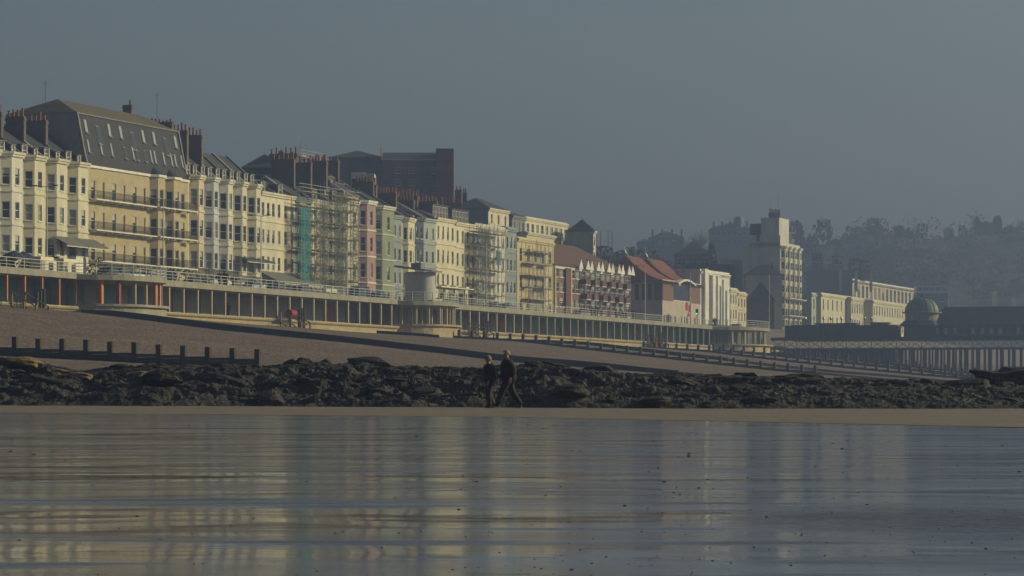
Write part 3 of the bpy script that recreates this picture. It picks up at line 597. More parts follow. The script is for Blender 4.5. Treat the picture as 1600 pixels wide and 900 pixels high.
# ------------------------------------------------------------------ second terrace of bay houses
ta, tb_ = t1, t_at(406, 25); n = 5; Lh = (tb_-ta)/n; H2 = zpx(273, W(ta, 25).y)-13.4
lab2 = ['pale yellow bay fronted house against the right end of the ochre balcony building', 'pale lavender trimmed bay fronted house, second of the terrace below three tall dark chimneys', 'off white bay fronted house in the middle of the second terrace', 'cream pink bay fronted house, last but one of its terrace, with small dark awning', 'cream pink end of terrace bay fronted house with dark metal awning']
for k in range(n):
    r, Ln, H, fl, pl = house('terrace_house', lab2[k], 0, 0, None, cream([8, 6, 0, 3, 3][k]), T=(ta+k*Lh, ta+(k+1)*Lh), fh=H2/4, floors=4, bay=[(.3, Lh-.9, .95)], rh=4.1, D=10.0, wh=.52, top_gap=1.3, stacks=[(0.0, 2.2, 5.4, 6.3-.25*k, 6)] if k < 4 and k != 3 else [], trim=cream([4, 0, 0, 3, 3][k]), group='second terrace of bay fronted houses', ww=1.0)
    for q in (.25, .7): dormer(r, Ln*q, .5, H+.05, .8, 1.4)
    if k >= 3:
        awning(r, 0.05, Ln-.05, 6.1, 1.4, .45, m=NAVY, base=.95); balcony(r, .05, Ln-.05, 2.6, .5, base=.97, dense=True)
    if k < 3: balcony(r, .2, Ln-.5, 3.1, .35, base=.96, slab=IRON)
    dp = MB(); dp.tube((Ln-.2, -.12, 0), (Ln-.2, -.12, H-.6), .05, 6); ob('drainpipe', dp, OFFW, r)
    if k == n-1:
        g = MB(); g.quad((Ln+.01, .35, H), (Ln+.01, 5, H+4.1), (Ln+.01, 10, H)); ob('gable_wall', g, STACK, r)
# ------------------------------------------------------------------ flat fronted houses
def flat(x0, x1, y, wm, label, **k):
    a = dict(floors=4, nwin=3, ww=.85, wh=.5, roof='pitch', rh=2.4, D=9); a.update(k); return house('terrace_house', label, x0, x1, y, wm, **a)
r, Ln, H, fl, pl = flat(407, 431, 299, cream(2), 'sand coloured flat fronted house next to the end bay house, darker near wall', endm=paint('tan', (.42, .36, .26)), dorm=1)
r, Ln, H, fl, pl = flat(431, 461, 303, cream(4), 'bright cream flat fronted house above the striped grey awning left of the teal wall', dorm=1); awning(r, -6, Ln+3, 4.6, 3.0, 1.5); 
for q in range(10): pass
flat(461, 486, 310, TEALN, 'teal house wall partly hidden behind the scaffolding', nwin=2, roof='pitch', rh=3)
flat(486, 512, 311, cream(4), 'cream house behind the first scaffold tower', nwin=2, dorm=1, stacks=[(0, 2.5, 6, 5.6, 5)])
flat(512, 536, 312, cream(7), 'grey cream house between the two scaffold towers', nwin=2, dorm=2, stacks=[(0, 2.5, 6, 5.3, 5)])
flat(536, 560, 312, cream(4), 'cream house behind the second scaffold tower beside the pink house', nwin=2, dorm=1, stacks=[(0, 2.5, 5, 5.5, 5)])
def bayh(x0, x1, y, wm, label, **k):
    t0, t1 = t_at(x0, 25), t_at(x1, 25); Lh = t1-t0
    a = dict(floors=4, bay=[(.3, Lh-.6, .9)], rh=2.6, D=9, wh=.54, top_gap=1.1, ww=.95); a.update(k); return house('terrace_house', label, x0, x1, y, wm, **a)
bayh(560, 584, 313, paint('pink', (.37, .23, .24)), 'pink bay fronted house with white trim beside the second scaffold', trim=WHITE, stacks=[(1, 2.2, 3.0, 1.5, 0)])
bayh(584, 613, 321, paint('sage', (.24, .27, .19)), 'sage green bay fronted house right of the pink house', trim=OFFW, stacks=[(1, 3, 6, 4.0, 6)])
flat(613, 628, 336, paint('blue_grey', (.25, .29, .31)), 'narrow blue grey house right of the green one', nwin=2, stacks=[(0.3, 3, 6, 4.6, 6)])
bayh(628, 648, 340, cream(4), 'small cream bay house between blue grey and navy houses', floors=4, stacks=[(1, 3, 6, 4.0, 6)], bay=[(.2, 3.6, .7)])
flat(648, 662, 339, NAVY, 'navy blue narrow house left of the pale blue one', nwin=2, roof='pitch', rh=1.2)
flat(662, 681, 341, paint('pale_blue', (.33, .37, .35)), 'pale blue grey house left of the cream pair with long dormers', nwin=2, stacks=[(.7, 3, 7, 3.0, 8)])
for (a, b, y, lb) in ((681, 711, 340, 'left cream house of the pair with long white dormers over ground floor bays'), (711, 743, 347, 'right cream house of the pair with long white dormers beside the scaffolded block')):
    r, Ln, H, fl, pl = flat(a, b, y, cream(4), lb, nwin=4, ww=.8, rh=1.8, wh=.55, stacks=[(0, 3, 7, 3.3, 7)])
    mb = MB(); mb.box(Ln*.1, Ln*.9, .9, 3.5, H, H+2.1); mb.box(Ln*.1-.2, Ln*.9+.2, .7, 3.6, H+2.102, H+2.25); d = ob('dormer', mb, [SLATE], r)
    for q in range(5): link('window', win_meshes(1.1, 1.8, 'glass', WHITE)[0], d, (Ln*(.18+.16*q), .73, H+.15))
    for q in (.1, .58):
        w_ = MB(); zt = 5.0; a_, b_ = Ln*q, Ln*q+Ln*.34; c = 1.0; pp = [(a_, 0), (a_+c, -c), (b_-c, -c), (b_, 0)]
        for i in range(3): wall_seg(w_, pp[i], pp[i+1], 0, zt, [(.3, (Vector(pp[i+1])-Vector(pp[i])).length-.3, 1.0, 4.0)])
        w_.quad(*[(p_[0], p_[1], zt) for p_ in pp]); band(w_, pp, zt-.2, zt+.1, .2); bo = ob('ground_bay', w_, cream(4), r)
        for i in range(3):
            A, B = Vector(pp[i]), Vector(pp[i+1]); L_ = (B-A).length-.6; m_ = (A+B)/2; link('window', win_meshes(round(L_*20)/20, 3.0, 'glass', WHITE)[0], bo, (m_.x, m_.y, 1.0), math.atan2((B-A).y, (B-A).x)); link('pane', win_meshes(round(L_*20)/20, 3.0, 'glass', WHITE)[1], bo, (m_.x, m_.y, 1.0), math.atan2((B-A).y, (B-A).x))
flat(743, 790, 352, cream(0), 'grey white block wrapped in scaffolding and dark netting', nwin=6, roof='flat', parapet=.4, cat='apartment block')
flat(790, 807, 356, paint('blue_grey', (.25, .29, .31)), 'blue grey narrow house right of the scaffolded block', nwin=3, roof='flat', parapet=.3)
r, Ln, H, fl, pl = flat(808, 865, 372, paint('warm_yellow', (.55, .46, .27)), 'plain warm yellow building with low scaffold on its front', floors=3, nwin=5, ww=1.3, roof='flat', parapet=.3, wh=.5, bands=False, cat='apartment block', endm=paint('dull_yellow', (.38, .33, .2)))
# ------------------------------------------------------------------ brick flats with balconies and white gablets
r, Ln, H, fl, pl = house('brick_flats', 'brown brick balcony flats with a row of small white gablets under a brown roof', 865, 985, 414, REDB, floors=4, cols=[((k+.5)/15, 2.3) for k in range(15)], wh=.62, bands=False, roof='none', D=14, cat='apartment block', cornice=.2, trim=WHITE, top_gap=.3, frame=WHITE)
m = MB(); e = .5
m.quad((-e, -e, H+.05), (Ln+e, -e, H+.05), (Ln-6, 9, H+5.2), (5, 9, H+5.2)); m.quad((-e, -e, H+.05), (5, 9, H+5.2), (-e, 15, H+.05)); m.quad((Ln+e, -e, H+.05), (Ln+e, 15, H+.05), (Ln-6, 9, H+5.2)); m.quad((-e, -e, H+.04), (-e, 15, H+.04), (Ln+e, 15, H+.04), (Ln+e, -e, H+.04)); ob('roof', m, BROWNT, r)
for k in range(11):
    x = Ln*(.30+.69*k/10+(.01 if k % 2 else -.01)); g = MB(); g.quad((x-1.3, -.8, H-.15), (x+1.3, -.8, H-.15), (x, -.8, H+1.6)); g.quad((x-1.3, -.8, H-.15), (x, -.8, H+1.6), (x, -.55, H+1.6), (x-1.3, -.55, H-.15)); g.quad((x+1.3, -.8, H-.15), (x+1.3, -.55, H-.15), (x, -.55, H+1.6), (x, -.8, H+1.6)); ob('gablet', g, WHITE, r)
for f_ in range(3):
    z = H-.3-fl*(f_+1)+.05
    for k in range(6):
        x = Ln*(.32+.107*k+(.012 if (k+f_) % 2 else 0)); b = MB(); b.box(x, x+2.6, -1.2, -.01, z-.15, z); b.box(x, x+2.6, -1.25, -1.15, z, z+.95, 1); b.box(x, x+.1, -1.148, -.01, z, z+.95, 1); b.box(x+2.5, x+2.6, -1.148, -.01, z, z+.95, 1); ob('balcony', b, [WHITE, mat('maroon_panel', (.13, .045, .045), .7)], r)
b = MB(); b.box(Ln*.13, Ln*.19, -.35, -.01, 0, H-.3); ob('stair_bay', b, mat('maroon_panel', (.13, .045, .045), .7), r)
for q in (0.0, .195): b = MB(); b.box(Ln*q+.02, Ln*q+.6, -.3, -.01, 0, H-.3); ob('pilaster', b, cream(5), r)
# ------------------------------------------------------------------ pink club building: two red hipped roofs with curved finials
PINKW = paint('pale_pink_render', (.50, .42, .36))
p0 = W(t_at(1035, 25), 25, 13.4); tC = t_at(1035, 25); LC = t_at(1094, 25)-tC
club = thing('seafront_club', 'pale pink hall with two steep red tiled roofs, curved spikes and a red brick band', 'hall', p0, ROT)
Hc = zpx(436, p0.y)-13.4; D = 14.0
w = MB(); i = 0
ops = [(LC*.28, LC*.72, 6.6, 9.6)]; arches = [.05, .1, .15, .22, .33, .5, .58, .64, .86, .92]
for a_ in arches: ops.append((a_*LC-.45, a_*LC+.45, .6, 3.6))
for a_ in arches: add_window(club, a_*LC, 0, .6, 0, .9, 3.0, kind='dark', fm=IRON)
add_window(club, LC*.5, 0, 6.6, 0, round(LC*.44*20)/20, 3.0, kind='dark', fm=WHITE)
wall_seg(w, (0, 0), (LC, 0), 0, Hc, ops, .3)
eo = [(D-3.2-1.0*q-.4, D-3.2-1.0*q+.4, 6.6, 9.4) for q in (0,)]
eo = [(q, q+.9, 6.4, 9.6) for q in (8.4, 9.8, 11.0, 12.4)]
for q in eo: add_window(club, 0, D-(q[0]+q[1])/2, 6.4, -math.pi/2, .9, 3.2, kind='dark', fm=PINKW)
wall_seg(w, (0, D), (0, 0), 0, Hc, eo); w.quad((LC, 0, 0), (LC, D, 0), (LC, D, Hc), (LC, 0, Hc)); w.quad((0, 0, Hc), (LC, 0, Hc), (LC, D, Hc), (0, D, Hc)); ob('wall', w, PINKW, club)
b = MB(); b.box(.02, LC*.27, -.06, -.01, 6.4, 9.6); ob('brick_band', b, REDB, club); b = MB(); b.box(LC*.74, LC, -.06, -.01, 6.4, 9.6); ob('brick_band', b, REDB, club)
b = MB(); b.box(-.06, -.01, .02, 1.5, 6.4, 9.6); ob('brick_band', b, REDB, club); b = MB(); b.box(-.06, -.01, 6, 13.9, 6.4, 6.6); b.box(-.06, -.01, 6.2, 13.9, 9.61, 9.7); 
cv = MB()
for q in range(10): xa, xb = LC*(.27+.047*q), LC*(.27+.047*(q+1)); h_ = lambda x: 10.0+.9*math.sin((x/LC-.27)/.47*math.pi); cv.quad((xa, -1.2, h_(xa)), (xb, -1.2, h_(xb)), (xb, -.01, h_(xb)), (xa, -.01, h_(xa))); cv.quad((xa, -1.2, h_(xa)-.4), (xb, -1.2, h_(xb)-.4), (xb, -1.2, h_(xb)), (xa, -1.2, h_(xa)))
ob('curved_canopy', cv, WHITE, club)
for (xa, xb) in ((-.8, LC*.45), (LC*.5, LC+1.0)):
    e_ = MB(); xm = xa+3; yr = D*.55; h_ = 4.7
    A, B, C_, D_ = (xa, -1, Hc-.5), (xb, -1, Hc-.5), (xb, D+.5, Hc-.5), (xa, D+.5, Hc-.5); a_, b_ = (xa+1.2, yr, Hc+h_), (xb-1.5, yr, Hc+h_)
    n_ = 5
    def mixp(p, q, t, s=.9): return tuple(p[k]+(q[k]-p[k])*t-(s*math.sin(t*math.pi) if k == 2 else 0) for k in range(3))
    for k in range(n_):
        s0, s1 = k/n_, (k+1)/n_
        for (P, Q, Pa, Qa) in ((A, B, a_, b_), (B, C_, b_, b_), (C_, D_, b_, a_), (D_, A, a_, a_)): e_.quad(mixp(P, Pa, s0), mixp(Q, Qa, s0), mixp(Q, Qa, s1), mixp(P, Pa, s1))
    e_.quad(D_, C_, B, A); rf = ob('roof', e_, REDT, club)
    f_ = MB(); pp = [Vector((a_[0]+.7, a_[1]-1.2, a_[2]-.7)), Vector((a_[0]+.2, a_[1]-.3, a_[2]+.2)), Vector((a_[0]-.2, a_[1], a_[2]+1.0)), Vector((a_[0]-.3, a_[1], a_[2]+2.3))]
    for k in range(3): f_.tube(pp[k], pp[k+1], [.2, .14, .08][k], 6, [.14, .08, .03][k])
    f_.lathe([(0, pp[1].z-.3), (.32, pp[1].z), (0, pp[1].z+.3)], 8, (pp[1].x, pp[1].y)); ob('finial', f_, STEEL, rf)
em = thing('wall_emblem', 'small red three part emblem high on the pink hall wall', 'sign', tuple(Matrix.Rotation(ROT, 3, 'Z') @ Vector((LC*.60, -.08, 0))+p0), ROT)
for (x, z, w_, h_) in ((0, 4.9, 1.6, 1.7), (2.2, 4.6, 1.6, 1.5), (1.2, 3.7, 1.8, .8)):
    g = MB(); g.tube((x+w_/2, -.02, z+h_/2), (x+w_/2, .06, z+h_/2), h_/2, 9); g.box(x, x+w_, -.01, .05, z, z+.3); ob('emblem_piece', g, mat('sign_red', (.35, .04, .05)), em)
# ------------------------------------------------------------------ white art deco block and the low houses after it
r, Ln, H, fl, pl = house('deco_building', 'white art deco building with tall blue window strips right of the pink hall', 1094, 1140, 424, WHITE, floors=3, cols=[], roof='flat', parapet=.5, bands=False, cat='building', skip=(0, 1, 2), D=10, zb=13.4)
for q, zt in ((.22, .66), (.5, .66), (.68, .66), (.88, .60)): b = MB(); b.box(Ln*q-.6, Ln*q+.6, -.06, -.01, 2.6, H*zt+2); b.box(Ln*q-.05, Ln*q+.05, -.1, -.062, 2.6, H*zt+2, 1); ob('window', b, [mat('blue_glass', (.05, .10, .22), .25), WHITE], r)
for q in (.1, .36): b = MB(); b.box(Ln*q-1.0, Ln*q+1.2, -.7, -.01, 0, H+.6 if q < .2 else H*.96); ob('pier', b, WHITE, r)
b = MB(); b.box(Ln*.55, Ln*.6, -.3, -.01, 2, H*.96); b.box(Ln*.75, Ln*.8, -.3, -.01, 2, H*.92); ob('fin', b, WHITE, r)
for (a, b_, y, m_, lb, k) in (
    (1140, 1152, 452, cream(4), 'small cream seafront house right of the white art deco building', {}),
    (1152, 1166, 458, cream(1), 'low yellow seafront shop with flat roof left of the dark gap', {}),
    (1192, 1205, 467, cream(1), 'low cream building in front of the dark slate roof by the tower hotel', dict(D=5)),
    (1207, 1221, 455, paint('stone', (.45, .40, .3)), 'narrow ornate stone front at the foot of the white tower hotel', dict(D=4, floors=5))):
    a_ = dict(floors=3, nwin=3, roof='flat', parapet=.4, D=8, ww=.9); a_.update(k); house('seafront_building', lb, a, b_, y, m_, group=None, cat='building', **a_)
# tower hotel: wide pale end wall, bayed lit front
tY = W(t_at(1219, 25), 25).y
r, Ln, H, fl, pl = house('tower_hotel', 'tall white eight storey hotel tower with bays and rooftop chimney, right of centre', 1219, 1250, 384, paint('hotel_cream', (.60, .57, .47)), floors=8, bay=[(.4, 4.0, .9), (4.7, 8.3, .9), (9.0, 12.6, .9), (13.3, 16.9, .9)], roof='flat', parapet=.8, D=7.0, cat='hotel', ww=1.5, endm=paint('hotel_end_render', (.60, .58, .54)), endwin=[(2, 16, .9, 1.5), (5, 22, .9, 1.5)])
for (xa, xb, ya, yb_, zb_, zt, m_) in ((.3, 9, .3, 4.4, H-.2, H+6.2, 'hotel_end_render'), (.6, 8, 4.42, 7.0, H-.2, H+5.0, 'slate'), (0, 9, 7.02, 8.6, 0, H-.3, 'hotel_end_render'), (.5, 8, 8.62, 10.6, 0, H-3.2, 'grey_render'), (9.1, 14, .9, 6, H-.2, H+3.6, 'dark_netting'), (14.1, 17, 1.2, 6, H-.2, H+2.2, 'lead')):
    b = MB(); b.box(xa, xb, ya, yb_, zb_, zt); ob('wing', b, MC[m_], r)
stack(r, 2.5, .5, 3.2, H+6.2, H+7.3, 6, LEAD); aerial(r, 2.5, 1, H+7.2, 4); aerial(r, 2.5, 2.8, H+7.2, 3.4)
b = MB()
for q in range(6): x = 9.2+q*1.5; b.tube((x, 1, H), (x, 1, H+4.5-.4*q), .07, 5); b.tube((x, 3, H), (x, 3, H+4), .07, 5)
for z_ in (2, 3.6): b.tube((9, 1, H+z_), (17, 1, H+z_), .06, 5)
ob('roof_scaffold', b, STEEL, r)
for z in (3, 6): balcony(r, 1, 16.5, H*.12*z/1.0*.5+2, 1.6, base=.4, dense=False)
# ------------------------------------------------------------------ far terraces right
def far(name, lb, x0, x1, y, m_, Y0, cat='terrace', **k):
    a = dict(floors=4, nwin=8, ww=1.2, roof='flat', parapet=.5, D=9, bands=False, zb=13.4); a.update(k); return house(name, lb, x0, x1, y, m_, Y0=Y0, cat=cat, **a)
far('far_terrace', 'far grey green end house right of the tower hotel', 1268, 1283, 460, paint('pale_green', (.42, .46, .38)), 800, nwin=2, D=6, floors=3)
far('far_terrace', 'far cream terrace of flat fronted houses with shadowed dark roof, left of the two', 1283, 1345, 460, cream(4), 805, nwin=9, floors=3, D=12)
far('far_terrace', 'far pale yellow low terrace end right of the left cream terrace', 1330, 1349, 467, cream(1), 830, nwin=5, floors=3)
far('far_terrace', 'far cream terrace with close narrow windows just left of the pier dome', 1364, 1412, 471, cream(4), 850, nwin=12, D=9, floors=3)
far('long_deco_flats', 'long cream and brick flats with a continuous window band behind the dome', 1332, 1430, 438, cream(8), 1000, cat='flats', nwin=16, ww=3.4, floors=2, D=5, zb=24, roof='flat', cornice=1.0, trim=WHITE)
def fbox(name, lb, x0, x1, y0, y1, Yd, depth, m_, cat='building', roofh=0, nwx=0, nwz=0, rm=None, ww=1.2, wh=1.6):
    X0, X1 = xpx(x0, Yd), xpx(x1, Yd); z1 = zpx(y0, Yd); z0 = zpx(y1, Yd)-3; o = thing(name, lb, cat, (X0, Yd, z0)); Wd_ = X1-X0; Hh = z1-z0
    w_ = MB(); ops = []
    for i in range(nwx):
        for j in range(nwz): x = (i+.5)*Wd_/nwx; z = Hh-2.6-3.1*j; ops.append((x-ww/2, x+ww/2, z, z+wh)); add_window(o, x, 0, z, 0, ww, wh)
    wall_seg(w_, (0, 0), (Wd_, 0), 0, Hh, ops); w_.quad((0, depth, 0), (0, 0, 0), (0, 0, Hh), (0, depth, Hh)); w_.quad((Wd_, 0, 0), (Wd_, depth, 0), (Wd_, depth, Hh), (Wd_, 0, Hh)); w_.quad((0, 0, Hh), (Wd_, 0, Hh), (Wd_, depth, Hh), (0, depth, Hh)); ob('wall', w_, m_, o)
    if roofh:
        q = MB(); e_ = .3; a_ = min(Wd_/2.02, depth/2); q.quad((-e_, -e_, Hh), (Wd_+e_, -e_, Hh), (Wd_-a_, depth/2, Hh+roofh), (a_, depth/2, Hh+roofh)); q.quad((Wd_+e_, -e_, Hh), (Wd_+e_, depth, Hh), (Wd_-a_, depth/2, Hh+roofh)); q.quad((Wd_+e_, depth, Hh), (-e_, depth, Hh), (a_, depth/2, Hh+roofh), (Wd_-a_, depth/2, Hh+roofh)); q.quad((-e_, depth, Hh), (-e_, -e_, Hh), (a_, depth/2, Hh+roofh)); ob('roof', q, rm or SLATE, o)
    return o, Wd_, Hh
_o, _w, _h = fbox('long_flats_wing', 'brick wing of the long flats with pale window band right of the dome', 1431, 1481, 458, 480, 1010, 6, REDB, cat='flats', nwx=3, nwz=1, ww=2)
for z0_, z1_, m__, pr in ((_h+.0, _h+.6, WHITE, .4), (_h+.602, _h+1.8, CURTAIN, 0), (_h+1.802, _h+2.3, WHITE, .5)): b = MB(); b.box(0, _w, -pr, 5, z0_, z1_); ob('band', b, m__, _o)
for k in range(6): b = MB(); b.box(_w*k/5.1, _w*k/5.1+.3, -.1, -.002, _h+.602, _h+1.8); ob('mullion', b, WHITE, _o)
fbox('dark_building', 'far dark low block on the hill left of the long flats', 1265, 1332, 422, 460, 950, 12, DARKB)
for p in (1311, 1336, 1359): fbox('roof_pillar', 'slim cream stack standing %s of the far dark block' % {1311: 'above the middle', 1336: 'at the right corner', 1359: 'further right'}[p], p, p+4, {1311: 422, 1336: 424, 1359: 425}[p], 440, 949, .8, cream(4), cat='chimney')
fbox('far_shed', 'low pale building behind the pier roof right of the brick wing', 1482, 1512, 465, 480, 1050, 10, cream(1))
fbox('far_shed', 'long grey flat building behind the pier roof under the broken stub', 1512, 1590, 467, 482, 1060, 10, CONC)
fbox('far_shed', 'small cream building behind the pier roof at the right edge', 1588, 1612, 466, 482, 1040, 10, cream(4))
fbox('gable_stub', 'pale broken gable stub standing on the long grey building', 1551, 1557, 455, 468, 1058, 2, cream(4), cat='wall')
# castle ruins
for k, (a, b_, y0, y1) in enumerate(((1524, 1531, 338, 362), (1531, 1553, 346, 365), (1553, 1565, 337, 365))):
    pass
ru = thing('castle_ruin', 'hazy castle ruin with two broken towers on the right hilltop', 'ruin', (xpx(1524, 1330), 1330, zpx(366, 1330)))
for nm, pts in (('ruined_tower', [(0, 0), (1.9, 0), (1.9, 5.5), (1.6, 6.6), (1.0, 7.6), (.3, 7.2), (0, 6)]), ('ruined_wall', [(1.95, 0), (7.6, 0), (7.6, 5.2), (6.0, 4.8), (4.5, 5.6), (3, 5.0), (1.95, 5.4)]), ('ruined_tower', [(7.65, 0), (11.2, 0), (11.2, 5), (10.6, 7.2), (9.6, 8.0), (8.5, 7.7), (7.8, 6)])):
    g = MB(); i = 0; n_ = len(pts)
    for yy in (0, 4): g.v += [(x*1.0, yy, z) for x, z in pts]
    g.f.append(tuple(range(n_))); g.f.append(tuple(range(2*n_-1, n_-1, -1))); g.m += [0, 0]
    for k in range(n_): g.f.append((k, n_+k, n_+(k+1) % n_, (k+1) % n_)); g.m.append(0)
    ob(nm, g, STACK, ru)
# ------------------------------------------------------------------ buildings on the hill behind
o, w_, h_ = fbox('brick_apartment_block', 'big brown brick apartment block above the scaffolded houses, front section', 598, 690, 250, 330, 565, 10, DARKB, cat='apartment block')
for (p, y) in ((622, 263), (643, 263), (679, 263), (622, 282), (643, 282), (679, 282), (679, 302)): X_ = (p-598)/F*565; Z_ = h_-(y-250)/F*565-.9; add_window(o, X_, -.12, Z_, 0, 1.0, 1.1, OFFW, 'curtain')
for z in (2.1, 4.2): b = MB(); b.box(0, w_, -.05, -.01, h_-z, h_-z+.12); ob('string_course', b, REDB, o)
b = MB(); b.quad((-.2, -.2, h_+.03), (w_+.2, -.2, h_+.03), (w_-1.2, 5, h_+1.7), (-.2, 5, h_+1.7)); ob('roof', b, SLATE, o)
b = MB(); b.box(-.35, -.205, -.2, 8, h_-.2, h_+2.0); ob('party_wall', b, REDB, o)
o, w_, h_ = fbox('brick_apartment_tower', 'square brick stair tower at the right end of the apartment block', 681, 709, 232, 330, 563, 6, REDB, cat='tower')
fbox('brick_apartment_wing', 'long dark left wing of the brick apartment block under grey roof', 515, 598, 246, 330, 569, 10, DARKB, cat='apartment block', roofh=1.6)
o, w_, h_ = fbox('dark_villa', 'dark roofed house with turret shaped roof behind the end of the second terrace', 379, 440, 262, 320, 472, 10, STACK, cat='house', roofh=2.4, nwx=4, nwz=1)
stack(o, w_*.95, 2, 6, h_, h_+2.5, 0)
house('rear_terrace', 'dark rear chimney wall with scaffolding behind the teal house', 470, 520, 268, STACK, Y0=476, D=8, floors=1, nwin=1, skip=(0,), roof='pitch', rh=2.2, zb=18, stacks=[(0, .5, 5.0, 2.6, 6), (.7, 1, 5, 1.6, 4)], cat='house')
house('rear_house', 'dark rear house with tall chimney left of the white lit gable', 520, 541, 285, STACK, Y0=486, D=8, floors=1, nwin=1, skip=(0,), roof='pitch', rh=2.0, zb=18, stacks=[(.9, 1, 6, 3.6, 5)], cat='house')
fbox('rear_house', 'small white lit rear house with chimneys in front of the brick block', 549, 571, 269, 305, 500, 6, WHITE, nwx=2, nwz=1, cat='house')
fbox('rear_house', 'plain pale rear wall beside the small white rear house', 571, 585, 271, 305, 498, 6, OFFW, cat='house')
for k, (x0, x1, yt, n_) in enumerate(((588, 607, 300, 7), (604, 620, 300, 5), (622, 640, 303, 6), (636, 654, 304, 6), (664, 692, 315, 8), (690, 722, 317, 7))):
    Yd = Yr(x1, 34); o = thing('rear_chimney', '%s dark chimney wall of the row behind the %s' % (['first', 'second', 'third', 'fourth', 'fifth', 'sixth'][k], ['green house', 'green house', 'blue grey house', 'navy house', 'cream pair', 'cream pair']
[k]), 'chimney', (xpx(x0, Yd), Yd, 20)); Wd_ = xpx(x1, Yd)-xpx(x0, Yd); zt = zpx(yt, Yd)-20; b = MB(); b.box(0, Wd_, 0, .7, 0, zt); b.box(Wd_-.12, Wd_+.03, -.02, .72, 0, zt+.02, 1); s_ = ob('chimney_stack', b, [STACK, STACK_LIT], o)  # pale strip on the right edge paints the sunlit side
    for q in range(n_): p_ = link('chimney_pot', STC['pot'], s_, (.15+q*(Wd_-.3)/(n_-1), .35, zt)); p_.scale = (.8, .8, 1.3)
# skyline villas
o, L_, H_, _, _ = house('skyline_villa', 'hilltop villa with hipped slate roof and two lit gable bays', 763, 795, 325, cream(4), Y0=600, D=8, floors=2, nwin=3, roof='hip', rh=2.2, zb=24, cat='house', endm=paint('grey_render', (.27, .27, .26)), fh=3.0)
stack(o, 2, 6, 7.3, H_, H_+3.6, 2); stack(o, 5, 6, 7.0, H_, H_+3.2, 2)
house('skyline_terrace', 'long cream terrace with parapet and close windows on the skyline', 821, 887, 340, cream(4), Y0=640, D=5, floors=2, nwin=9, ww=1.6, roof='flat', parapet=.3, zb=22, cat='terrace', fh=3.4)
house('skyline_terrace', 'lower front of the skyline terrace with bay windows', 823, 891, 363, cream(1), Y0=632, D=4, floors=2, nwin=10, ww=1.6, roof='flat', parapet=.2, zb=18, cat='terrace', fh=3.2)
house('skyline_house', 'dark grey house with three narrow white windows left of the skyline terrace', 800, 821, 337, LEAD, Y0=630, D=5, floors=2, nwin=3, roof='hip', rh=1.2, zb=20, cat='house', fh=3.2)
o, L_, H_, _, _ = house('skyline_house', 'pale tall end house with dark slate gable and fire escape at the skyline', 927, 931, 361, OFFW, Y0=650, D=5.3, floors=3, nwin=1, roof='hip', rh=2.5, zb=20, cat='house', fh=3.2, endm=paint('grey_render', (.27, .27, .26)))
b = MB()
for z in (H_-3, H_-6.5, H_-10): b.box(5.3, 8, -1.5, 1, z, z+.15); b.box(5.3, 8, -1.5, -1.45, z+.9, z+1)
for x in (5.3, 8): 
    for y in (-1.5, 1): b.tube((x, y, 0), (x, y, H_+.5), .06, 5)
ob('fire_escape', b, IRON, o)
fbox('gable_house', 'slate gabled house block left part behind the pale skyline end house', 886, 927, 361, 400, 655, 8, MC['grey_render'], nwx=1, nwz=1, roofh=2.2, cat='house')
# hazy hilltop houses
o, w_, h_ = fbox('hilltop_house', 'hazy hilltop block with chimneys left of the bare tree', 1015, 1069, 371, 400, 1150, 14, LEAD, nwx=5, nwz=1, roofh=2.6, cat='house')
for q in range(4): stack(o, w_*(.1+.28*q), 3, 4.4, h_, h_+3.0, 0)
fbox('hilltop_house', 'hazy lower house stepping down left of the hilltop block', 997, 1017, 378, 400, 1140, 12, LEAD, roofh=1.5, cat='house')
o, w_, h_ = fbox('hilltop_house', 'hazy long hilltop terrace with turret left of the tower hotel', 1111, 1176, 357, 400, 1160, 14, LEAD, nwx=8, nwz=2, roofh=2.4, cat='house')
for q in range(5): stack(o, w_*(.08+.2*q), 3, 4.4, h_, h_+2.6, 0)
t_ = MB(); t_.lathe([(1.9, h_-1), (1.9, h_+3.0), (1.6, h_+4), (0, h_+4.9)], 10, (w_*.68, 3)); ob('turret', t_, LEAD, o)
fbox('hip_roof_house', 'dark pyramid roofed house with three dim windows above the red roofs', 1057, 1110, 397, 415, 760, 9, DARKB, nwx=3, nwz=1, roofh=3.2, ww=2, cat='house')
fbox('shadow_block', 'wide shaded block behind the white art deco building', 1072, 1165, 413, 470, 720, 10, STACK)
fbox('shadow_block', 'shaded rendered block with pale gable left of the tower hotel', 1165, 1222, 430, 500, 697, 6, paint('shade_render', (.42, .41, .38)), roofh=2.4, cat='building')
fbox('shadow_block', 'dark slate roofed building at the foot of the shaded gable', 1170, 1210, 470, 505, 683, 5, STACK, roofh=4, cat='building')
fbox('shadow_block', 'flat dim building with a skylight on the hillside above the shaded block', 1130, 1200, 405, 440, 780, 8, CONC, nwx=4, nwz=1, cat='building')
# small distant houses on the wooded slope
for k, (p, y) in enumerate(((1272, 396), (1304, 400), (1330, 404), (1346, 406))): fbox('slope_house', '%s dim brick house on the wooded slope right of the tower hotel' % ['first', 'second', 'third', 'last'][k], p, p+13, y, y+16, 1010, 8, REDB if k != 1 else CONC, nwx=2, nwz=1, roofh=1.6, cat='house')
